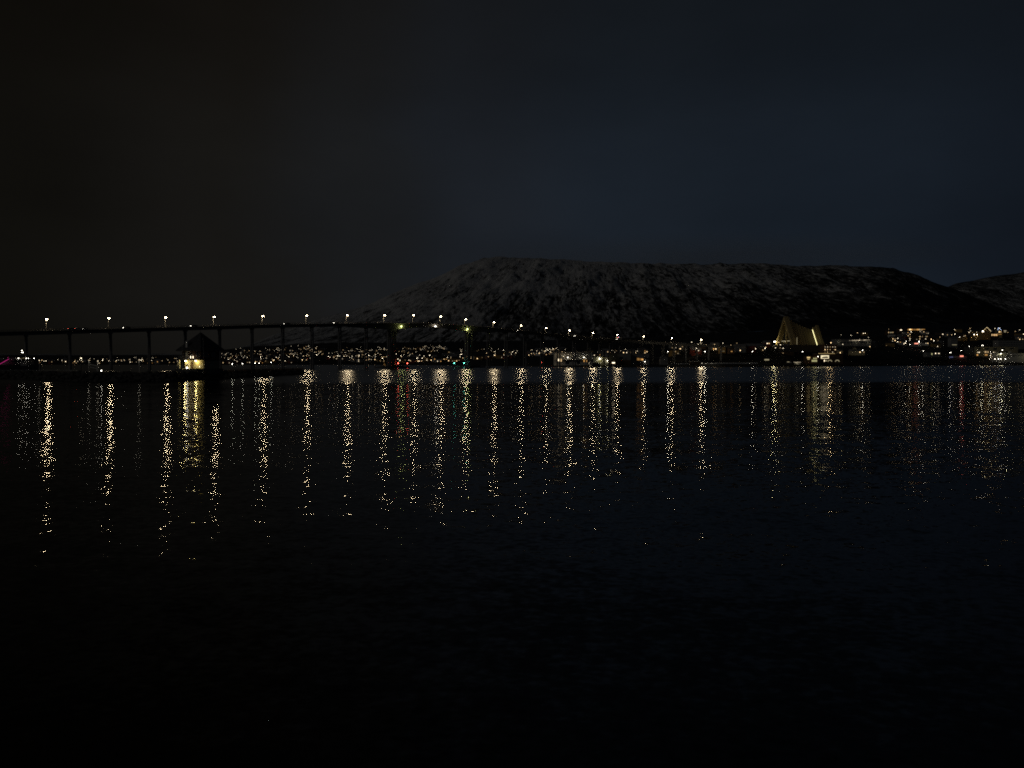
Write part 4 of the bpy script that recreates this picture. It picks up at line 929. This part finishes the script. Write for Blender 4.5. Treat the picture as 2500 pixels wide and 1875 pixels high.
# houses on the right hill
b = building('large chalet with a gable edged in fairy lights on the right hill', 'house', 2398, 2419, 809, 826, 1290, 12, 'ochre', 'front_gable', 'slate', 6.8, [(2407.5, 2412, 804, 807, 'glass'), (2401, 2403.5, 810.5, 813.5, 'glass'), (2409, 2411.5, 810, 813, 'glass'), (2401.5, 2403, 817, 819, 'glass'), (2408, 2410, 816, 818.5, 'glass')], rz=.12, name='chalet')
k = b['k']; H = 17 * k; Wd = 10.5 * k
for sg in (-1, 1): MB().tube((sg * (Wd + .5), -.75, H - .2), (0, -.75, H + 6.9), .17, .17, 5).build('fairy_lights', E_['fairy'], b)
MB().box(-Wd - 1.3, -Wd + .8, -.9, -.5, H - .6, H + .4).build('lantern', E_['lamp_cool'], b); glow(b, (-2, -9, 3), 500, (1, .65, .25), .4)
b = building('lit turret house with a pointed blue edged roof beside the chalet', 'house', 2436, 2446, 807, 822, 1295, 8, 'cream', 'flat', 'slate', 0, [(2438, 2440.5, 808.5, 812, 'win'), (2441.5, 2444, 808.5, 812, 'win'), (2437, 2445, 815, 817, 'win_orange')], name='turret_house')
H = 15 * b['k']; mb = MB(); v = [(4.4 * math.cos(t), 4 + 4.4 * math.sin(t), H + .5) for t in np.linspace(0, 2 * math.pi, 8, endpoint=False)] + [(0, 4, H + 5.2)]
tr = mb.add(v, [(i, (i + 1) % 8, 8) for i in range(8)] + [tuple(reversed(range(8)))]).build('turret_roof', M['slate'], b)
for i in (4, 5, 6, 7, 0): MB().tube(v[i], v[8], .09, .07, 4).build('roof_light_strip', E_['bluewhite'] if i in (5, 7) else E_['dimstrip'], tr)
glow(b, (0, -4, 8), 500, (1, .8, .3), .3)
b = building('long glowing veranda with orange windows between chalet and turret house', 'veranda', 2420, 2436, 814, 823, 1293, 7, 'brown', 'flat', 'slate', 0, [(2420.5 + 2.6 * i, 2422.6 + 2.6 * i, 815.5, 820, 'win_orange' if i % 2 else 'win') for i in range(6)], name='veranda')
b = building('small pavilion with a bright lit canopy right of the turret house', 'pavilion', 2449.5, 2457.5, 806.5, 816, 1310, 5, 'brown', 'flat', 'slate', 0, [(2450, 2457, 806.8, 808, 'win_white'), (2451, 2456, 809, 811.5, 'dimstrip')], name='canopy_pavilion')
b = building('pale long wall house lit from the side left of the chalet', 'house', 2343, 2362, 822, 830, 1345, 9, 'ochre', 'mono', 'snowroof', 1, [(2347, 2349, 824.5, 827, 'glass')], name='long_house'); glow(b, (4, -6, 3), 300, (1, .7, .3), .3)
b = building('small gabled house with two bright round lamps left of the chalet', 'house', 2376, 2388, 818, 829, 1320, 9, 'ochre', 'front_gable', 'slate', 3.5, [(2379, 2381, 822, 825, 'glass'), (2383.5, 2385.5, 822, 825, 'glass')], name='gabled_house')
for px in (2377.5, 2385): wall_lamp(b, px, 817, 160, (1, .9, .7), .5)
wall_lamp(b, 2391 - 2.5, 824, 200, (1, .85, .5), .55)
building('dim grey house above the blue lettered sign', 'house', 2322, 2338, 826, 846, 1290, 10, 'grey', 'gable', 'snowroof', 3, [(2326, 2328, 829, 832, 'glass'), (2332, 2334, 829, 832, 'glass'), (2324, 2336, 841, 842.6, 'dimstrip')], name='grey_house')
building('reddish brown house with a hipped snowy roof left of the cathedral', 'house', 1822, 1846, 845, 857, 905, 12, 'red', 'gable', 'snowroof', 3.2, [(1825, 1827, 848, 851, 'glass'), (1838, 1840, 848, 851, 'glass'), (1844, 1845.6, 850, 853, 'win_white')], name='brown_house')
building('pale grey house with snowy roof beside the reddish brown house', 'house', 1797, 1821, 846, 857, 900, 12, 'grey', 'gable', 'snowroof', 3.0, [(1800, 1802, 849, 852, 'glass'), (1806, 1808, 856 - 2, 857, 'win')], name='grey_house')
building('brown house with an orange lit porch above the snowy lit quay', 'house', 1780, 1793, 851, 860, 880, 10, 'brown', 'gable', 'slate', 3.2, [(1784, 1788.5, 856.5, 859.5, 'win_orange'), (1782, 1784, 852.5, 855, 'glass')], name='brown_house')
building('ochre house with a faint lit wall left of the orange porch house', 'house', 1759, 1771, 846, 858, 885, 10, 'ochre', 'gable', 'slate', 3.0, [(1762, 1764, 849, 852, 'glass'), (1763, 1769, 858 - 1.2, 858 - .1, 'dimstrip')], name='ochre_house')
# snowy quay strip lit by the shore lamps
mb = MB(); ns = 24
for i in range(ns + 1):
    px = 1638 + (1850 - 1638) * i / ns; Ya = np.interp(px, CPX, CNY[:, 0]) + .5
    za = tz(px, Ya); mb.v += [(GX(px, Ya), Ya, za + .03), (GX(px, Ya), Ya, za + .75), (GX(px, Ya + 9), Ya + 9, max(za + .9, tz(px, Ya + 9) + .3))]
for i in range(ns):
    a = i * 3; mb.f += [(a, a + 3, a + 4, a + 1), (a + 1, a + 4, a + 5, a + 2)]
tag(mb.build('snowbank', mat('packed_snow', (.8, .8, .8), .9, .15, .3)), kind='structure')
building('small dark quay shed with a dim front beside the lit snowbank', 'shed', 1685, 1709, 883, 888, 809, 5, 'brown', 'mono', 'snowroof', .8, [(1690, 1693, 884.5, 887, 'glass')], name='quay_shed')
o = building('small pale boathouse beside the mast on the quay', 'shed', 1613, 1630, 874, 888, 800, 8, 'grey', 'front_gable', 'snowroof', 2.5, [(1618, 1621, 880, 883, 'glass'), (1624, 1626, 881, 886, 'glass')], name='pale_boathouse')
p = on_water(1636, 897); o = boat('dark fishing boat with a leaning mast off the sheds quay', 1637, 897.5, 9, 7.5, 'darkhull', .4)

# ------------------------------------------------------------------ Arctic style cathedral: eleven triangular concrete slabs
cp = P(1913, 842.5, 955); TH = R(73)
cath = thing('cathedral', 'pale triangular cathedral of stepped slabs with a lit front gable and glowing glass strip', 'cathedral', (cp.x, cp.y, cp.z), R(90) - TH - R(90))
# local +y runs along the nave away from the gable, local x across
HS = [35.5, 31.0, 28.6, 26.8, 25.2, 23.6, 22.2, 21.0, 20.2, 23.0, 25.5]
def slab(y0, y1, h, th=1.1, flare=.475):
    wd = h * flare; q = [(-wd, -3), (0, h), (wd, -3)]; hi = h - th * 2.3; wi = hi * flare * .985; qi = [(-wi, -3), (0, hi), (wi, -3)]
    q[0] = (-wd * (h + 3) / h, -3); q[2] = (wd * (h + 3) / h, -3); qi[0] = (-wi * (hi + 3) / hi, -3); qi[2] = (wi * (hi + 3) / hi, -3)
    v = [(a, y0, b_) for a, b_ in q + qi] + [(a, y1, b_) for a, b_ in q + qi]
    return MB().add(v, [(0, 3, 4, 1), (1, 4, 5, 2), (6, 7, 10, 9), (7, 8, 11, 10), (0, 1, 7, 6), (1, 2, 8, 7), (3, 9, 10, 4), (4, 10, 11, 5), (0, 6, 9, 3), (2, 5, 11, 8)])
y = 0
for i, h in enumerate(HS):
    L_ = 6.8 if i == 0 else 4.05
    slab(y, y + L_, h, 2.2 if i == 0 else 1.1).build('slab', M['slab'], cath)
    if i < 10:
        hn = min(h, HS[i + 1]) - .6; m_ = 'strip' if i == 8 else None
        g_ = slab(y + L_ + .01, y + L_ + (.29 if i != 8 else .9), hn, .5)
        g_.build('glass_strip', E_['strip'] if i == 8 else M['glass'], cath)
    y += L_ + (.3 if i != 8 else .91)
# front: glass wall with cross mullions set back under the first slab
hi = 28.6; wi = hi * .465
gl = MB().add([(-wi, 5.6, 0), (wi, 5.6, 0), (0, 5.6, hi), (-wi, 5.8, 0), (wi, 5.8, 0), (0, 5.8, hi)], [(0, 1, 2), (5, 4, 3), (0, 3, 4, 1), (1, 4, 5, 2), (2, 5, 3, 0)]).build('front_glass', M['glass'], cath)
MB().box(-.8, .8, 3.4, 5.5, 0, 26).build('mullion', M['slab'], gl); MB().box(-wi * .78, wi * .78, 4.6, 5.45, 4.6, 5.6).build('glowing_crossbar', E_['dimstrip'], gl)  # bar is no lamp: its glow replaces the light falling on it
for x in (-6.5, 6.5): MB().box(x - .25, x + .25, 4.7, 5.4, 0, 4.59).build('mullion', M['slab'], gl)
# short glazed slot low on the side and the forecourt lamps, with one added fill light
MB().box(-.2, .2, 0, .3, 0, 9).build('side_light', E_['dimstrip'], cath).location = (15.7, 7.4, 0)
for x in (-15.6, -13.2): MB().ball((x, -2.5, 4.6), .5).build('floodlight', E_['lamp_cool'], cath)
glow(cath, (-14.2, -4.2, 4.0), 9000, (1, .84, .36), .4); glow(cath, (-3, -8, 3.0), 2600, (1, .84, .40), .4)
glow(cath, (62, 18, 6), 9000, (1, .70, .34), .5); glow(cath, (14.0, 40.6, 9), 700, (1, .95, .45), .6); glow(cath, (10.5, 40.6, 15), 420, (1, .95, .45), .6)  # first one is an added flood without fixture, brightening the side slabs
MB().box(-22, 23, -9, 54, -9, -.15).build('terrace', M['rock'], cath)
MB().box(-22, 23, -9.3, -8.9, -.148, .5).build('terrace_wall', M['snowroof'], cath)

# ------------------------------------------------------------------ trees in the right hand town
def tree_mesh(kind, seed):
    r = random.Random(seed); mb = MB()
    if kind == 'spruce':
        for k in range(9):
            z = 1.2 + k * .95; rad = 2.1 * (1 - k / 9.6)
            for j in range(9):
                a = j * .698 + k * .4 + r.uniform(-.2, .2); l = rad * r.uniform(.75, 1.15); d = Vector((math.cos(a), math.sin(a), 0)); s_ = Vector((-d.y, d.x, 0)) * .42
                mb.add([tuple(Vector((0, 0, z + .7)) - s_ * .3), tuple(Vector((0, 0, z + .7)) + s_ * .3), tuple(d * l + s_ + Vector((0, 0, z - .3))), tuple(d * l - s_ + Vector((0, 0, z - .3)))], [(0, 1, 2, 3)])
    else:
        for k in range(170):
            u = r.random(); a = r.uniform(0, 6.28); z = 2.2 + 6.6 * u; rad = 2.3 * math.sin(math.pi * (.15 + .85 * u)) ** .8 * r.uniform(.2, 1)
            c = Vector((rad * math.cos(a), rad * math.sin(a), z)); t1 = Vector((r.uniform(-1, 1), r.uniform(-1, 1), r.uniform(-.2, 1))).normalized() * r.uniform(.5, 1); t2 = t1.cross(Vector((r.random(), r.random(), r.random()))).normalized() * .13
            mb.add([c - t1 * .5 - t2, c - t1 * .5 + t2, c + t1 * .5], [(0, 1, 2)])
    return mb
TM = {}
for kd, mt_ in (('spruce', 'needles'), ('birch', 'twigs')):
    for v_ in range(2):
        cm = tree_mesh(kd, v_ + 5).mesh('crown'); cm.materials.append(M[mt_])
        mb = MB().tube((0, 0, -.5), (.1, 0, 5), .22, .12, 6).tube((.1, 0, 5), (0, 0, 9.2), .12, .03, 5)
        if kd == 'birch':
            for a in range(6): mb.tube((.05, 0, 2.4 + a * .7), (1.5 * math.cos(a * 2.1), 1.5 * math.sin(a * 2.1), 4.2 + a * .7), .07, .02, 4)
        tm_ = mb.mesh('trunk'); tm_.materials.append(M['bark']); TM[kd, v_] = (cm, tm_)
def tree(kd, px, Y, s_, where):
    o = thing('spruce_tree' if kd == 'spruce' else 'birch_tree', where, 'tree', (GX(px, Y), Y, tz(px, Y)), rnd.uniform(0, 6), 'trees on the far shore')
    o.scale = (s_, s_, s_ * rnd.uniform(.9, 1.15)); v_ = rnd.randrange(2)
    link('crown', TM[kd, v_][0], o); link('trunk', TM[kd, v_][1], o)
for px, Y in ((1908, 926), (1846, 900), (1860, 905), (1880, 918), (1938, 915), (1950, 922)): tree('spruce', px, Y, rnd.uniform(.8, 1.15), 'dark spruce tree on the slope below the cathedral')
for i in range(16): tree('birch', rnd.uniform(2125, 2200), rnd.uniform(1080, 1330), rnd.uniform(.9, 1.5), 'bare dark birch in the unlit wood left of the hillside flats')
for i in range(12): tree('birch', rnd.uniform(2285, 2325), rnd.uniform(1200, 1400), rnd.uniform(.9, 1.5), 'bare dark birch right of the hillside flats')
for i in range(10): tree('birch', rnd.uniform(1640, 1760), rnd.uniform(850, 900), rnd.uniform(.6, 1.0), 'bare birch on the bank above the snowy lit quay')

# ------------------------------------------------------------------ house and street lamp fields on the slopes
def house_protos():
    out = []
    for i, (wl, rf_) in enumerate((('white', 'slate'), ('red', 'snowroof'), ('ochre', 'slate'), ('grey', 'snowroof'), ('brown', 'slate'))):
        Wd, D, H = ((5.5, 8, 5.2), (4.5, 7.5, 4.8), (6.5, 8.5, 5.6), (5, 9, 6.2), (7.5, 8, 3.6))[i]
        wm_ = MB().box(-Wd, Wd, 0, D, -3, H).mesh('wall'); wm_.materials.append(M[wl])
        rm_ = MB().gable(-Wd - .5, Wd + .5, -.6, D + .6, H + .252, H + 3, 'x').mesh('roof'); rm_.materials.append(M[rf_])
        out.append((wl, Wd, H, wm_, rm_))
    return out
HP = house_protos()
WN = {}
for m_ in ('win', 'win_white', 'win_orange', 'glass'):
    me = MB().box(-.6, .6, -.12, -.004, -.55, .55).mesh('window'); me.materials.append(E_[m_] if m_ in E_ else M[m_]); WN[m_] = me
WORD = dict(white='white', red='red', ochre='ochre', grey='grey', brown='brown')
SPECS = []
def small_house(px, Y, where, group, lit=None): SPECS.append((Y, px, where, group))
def make_house(px, Y, where, group, lit=None):
    wl, Wd, H, wm_, rm_ = rnd.choice(HP); z = tz(px, Y)
    o = thing('hillside_house', f'{WORD[wl]} gabled house {where}', 'house', (GX(px, Y), Y, z + .2), math.atan2(-GX(px, Y), Y) * .8 + rnd.uniform(-.5, .5), group)
    link('wall', wm_, o); link('roof', rm_, o)
    slots = [(x, zz) for x in np.linspace(-Wd + 1.3, Wd - 1.3, 4) for zz in ((1.5, 4.2) if H > 4.5 else (1.7,))]; rnd.shuffle(slots)
    nl = rnd.choice((1, 1, 2, 2, 3)) if lit is None else lit
    for k_, (x, zz) in enumerate(slots[:nl + 1]):
        w_ = link('window', WN[rnd.choices(('win', 'win_white', 'win_orange'), (6, 4, 1.3))[0] if k_ < nl else 'glass'], o); w_.location = (x, 0, zz)
PM = MB().tube((0, 0, -.5), (0, 0, 7), .12, .08, 5).tube((0, 0, 6.95), (0, -1.2, 7.25), .07, .05, 4).mesh('pole'); PM.materials.append(M['steel'])
LM = {}
for k_, r_ in (('lamp_far', .45), ('lamp_cool', .4), ('win', .5)):
    me = MB().ball((0, -1.2, 7.1), r_, r_, r_ * .8, 6, 4).mesh('lamp_head'); me.materials.append(E_[k_]); LM[k_] = me
LSPECS = []
def far_lamp(px, Y, where, group): LSPECS.append((Y, px, where, group))
def make_lamp(px, Y, where, group):
    o = thing('hill_street_lamp', where, 'street lamp', (GX(px, Y), Y, tz(px, Y)), rnd.uniform(-.6, .6), group)
    link('pole', PM, o); link('lamp_head', LM[rnd.choices(('lamp_far', 'win'), (5, 2))[0]], o)
def Y_for(px, py):                                 # where the view row py meets the slope
    Ys = np.linspace(np.interp(px, CPX, CYS) + 8, 2590, 400); zs_ = terrain(np.full(400, px), Ys); yy = HOR - (zs_ - CAMH) * F / Ys
    i = int(np.argmax(yy <= py)); return float(Ys[i]) if yy[i] <= py else None
def field(n, x0, x1, top, bot, fh, where, lampwhere, group, xs=None):
    for i in range(n):
        px = rnd.uniform(x0, x1); a = np.interp(px, [t[0] for t in top], [t[1] for t in top]); b_ = np.interp(px, [t[0] for t in bot], [t[1] for t in bot])
        py = a + (b_ - a) * rnd.random(); Y = Y_for(px, py + 2)
        if Y is None: continue
        if rnd.random() < fh * .86: small_house(px, Y, where, 'houses ' + group)
        else: far_lamp(px, Y, lampwhere, 'street lamps ' + group)
B_ = [(0, 887), (2500, 887)]
field(30, 100, 250, [(100, 882), (250, 880)], B_, .6, 'on the low far shore seen between the left bridge piers', 'small street lamp on the low far shore between the left bridge piers', 'on the low far shore')
field(60, 245, 440, [(245, 877), (440, 876)], B_, .65, 'on the far shore left of the pyramid roofed house', 'small street lamp on the far shore left of the pyramid roofed house', 'on the far shore left of the harbour house')
field(200, 540, 790, [(540, 862), (590, 853), (650, 852), (700, 848), (745, 844), (790, 843)], [(540, 887), (700, 887), (790, 876)], .62, 'on the far slope right of the pyramid roofed house', 'small street lamp on the far slope right of the pyramid roofed house', 'on the far slope right of the harbour house')
field(180, 800, 960, [(800, 862), (840, 853), (960, 851)], [(800, 880), (960, 884)], .62, 'on the far slope behind the piers left of the main span', 'small street lamp on the far slope left of the main span', 'on the far slope left of the main span')
field(95, 960, 1095, [(960, 851), (1030, 849), (1085, 847)], [(960, 868), (1010, 866), (1090, 851)], .62, 'high on the far slope seen under the main span', 'small street lamp high on the far slope under the main span', 'on the upper slope under the main span')
field(80, 960, 1130, [(960, 870), (1060, 874), (1130, 866)], [(960, 886), (1130, 882)], .55, 'low on the far slope seen under the main span', 'small street lamp low on the far slope under the main span', 'on the lower slope under the main span')
field(115, 1100, 1260, [(1100, 862), (1130, 857), (1260, 855)], [(1100, 878), (1260, 874)], .7, 'on the slope seen right of the main span', 'small street lamp on the slope right of the main span', 'right of the main span')
field(55, 1288, 1380, [(1288, 862), (1320, 856), (1380, 855)], [(1288, 872), (1380, 862)], .65, 'on the slope behind the storage shed', 'small street lamp on the slope behind the storage shed', 'behind the storage shed')
field(45, 1430, 1580, [(1430, 862), (1480, 861), (1580, 858)], [(1430, 870), (1480, 869), (1580, 863)], .55, 'behind the floodlit shed and the halls', 'small street lamp behind the floodlit shed and the halls', 'behind the halls')
field(26, 1640, 1800, [(1640, 848), (1800, 848)], [(1640, 866), (1800, 864)], .55, 'on the bank above the snowy lit quay', 'small street lamp on the bank above the snowy lit quay', 'above the lit quay')
field(22, 1845, 2010, [(1845, 846), (2010, 846)], [(1845, 868), (2010, 864)], .5, 'on the slope below the cathedral', 'small street lamp on the slope below the cathedral', 'below the cathedral')
field(16, 2035, 2140, [(2035, 826), (2140, 810)], [(2035, 856), (2140, 850)], .5, 'on the hill around the eave lit pavilion', 'small street lamp on the hill around the eave lit pavilion', 'around the pavilion')
field(34, 2160, 2300, [(2160, 806), (2300, 812)], [(2160, 850), (2300, 846)], .6, 'among the hillside flats on the right', 'small street lamp among the hillside flats on the right', 'among the hillside flats')
field(30, 2310, 2495, [(2310, 808), (2495, 806)], [(2310, 832), (2495, 832)], .5, 'on the right hill around the fairy lit chalet', 'small street lamp on the right hill around the fairy lit chalet', 'around the chalet')

SPECS.sort(key=lambda q: q[0])
for Y, px, where, group in SPECS[:285]: make_house(px, Y, where, group)
vv, ff, mi = [], [], []
mlist = [M[k] for k in ('white', 'red', 'ochre', 'grey', 'brown')] + [M['slate'], E_['win'], E_['win_white']]
for Y, px, where, group in SPECS[285:]:
    kx = rnd.randrange(5); wl, Wd, H, wm_, rm_ = HP[kx]; a = math.atan2(-GX(px, Y), Y) * .8 + rnd.uniform(-.5, .5); ca, sa = math.cos(a), math.sin(a); z = tz(px, Y) + .2; x0 = GX(px, Y)
    parts_ = [(wm_, kx, (0, 0, 0)), (rm_, 5, (0, 0, 0))] + [(WN['win'], rnd.choice((6, 6, 7)), (rnd.uniform(-Wd + 1, Wd - 1), 0, rnd.choice((1.5, 3.4)))) for _ in range(rnd.choice((1, 2, 2)))]
    for me, m_, of in parts_:
        b_ = len(vv)
        for v_ in me.vertices:
            x, y_, zz = v_.co.x + of[0], v_.co.y + of[1], v_.co.z + of[2]; vv.append((x0 + x * ca - y_ * sa, Y + x * sa + y_ * ca, z + zz))
        for p_ in me.polygons: ff.append([b_ + i for i in p_.vertices]); mi.append(m_)
if vv:
    me = bpy.data.meshes.new('distant_houses'); me.from_pydata(vv, [], ff)
    for m_ in mlist: me.materials.append(m_)
    me.polygons.foreach_set('material_index', mi); me.update()
    tag(link('distant_houses', me), 'most distant gabled houses with lit windows at the top of the far slope', 'houses', kind='stuff')

LSPECS.sort(key=lambda q: q[0])
for Y, px, where, group in LSPECS[:285]: make_lamp(px, Y, where, group)
vv, ff, mi = [], [], []
for Y, px, where, group in LSPECS[285:]:
    hm = rnd.choice(('lamp_far', 'lamp_far', 'win'))
    for me, m_ in ((PM, 0), (LM[hm], 1 if hm == 'lamp_far' else 2)):
        b_ = len(vv); x0 = GX(px, Y); z = tz(px, Y)
        for v_ in me.vertices: vv.append((x0 + v_.co.x, Y + v_.co.y, z + v_.co.z))
        for p_ in me.polygons: ff.append([b_ + i for i in p_.vertices]); mi.append(m_)
if vv:
    me = bpy.data.meshes.new('distant_street_lamps'); me.from_pydata(vv, [], ff)
    for m_ in (M['steel'], E_['lamp_far'], E_['win']): me.materials.append(m_)
    me.polygons.foreach_set('material_index', mi); me.update()
    tag(link('distant_street_lamps', me), 'most distant street lamps glittering at the top of the far slope', 'street lamps', kind='stuff')

# ------------------------------------------------------------------ low cloud lying on the summit plateau
cm = bpy.data.materials.new('low_cloud'); cm.use_nodes = True; t = cm.node_tree; t.nodes.clear()
tcn = N('ShaderNodeTexCoord', t); out = N('ShaderNodeOutputMaterial', t); pv = N('ShaderNodeVolumePrincipled', t)
pv.inputs['Color'].default_value = (.95, .97, 1, 1)
gr = N('ShaderNodeTexGradient', t, gradient_type='SPHERICAL'); mpc = N('ShaderNodeMapping', t); mpc.inputs['Scale'].default_value = (1, 1, 1)
t.links.new(tcn.outputs['Object'], mpc.inputs[0]); t.links.new(mpc.outputs[0], gr.inputs[0])
nzc = N('ShaderNodeTexNoise', t); nzc.inputs['Scale'].default_value = 2.5; nzc.inputs['Detail'].default_value = 3; t.links.new(tcn.outputs['Object'], nzc.inputs['Vector'])
m1 = N('ShaderNodeMath', t, operation='MULTIPLY'); t.links.new(gr.outputs['Fac'], m1.inputs[0]); t.links.new(nzc.outputs['Fac'], m1.inputs[1])
m2 = N('ShaderNodeMath', t, operation='MULTIPLY'); m2.inputs[1].default_value = .0026; t.links.new(m1.outputs[0], m2.inputs[0])
t.links.new(m2.outputs[0], pv.inputs['Density']); t.links.new(pv.outputs[0], out.inputs['Volume'])
mb = MB().ball((0, 0, 0), 1, 1, 1, 24, 12)
co = mb.build('low_cloud', cm); co.location = (GX(1720, 4700), 4700, 640); co.scale = (1750, 900, 75)
tag(co, 'thin low cloud lying on the flat summit of the snowy mountain', 'cloud', kind='stuff')
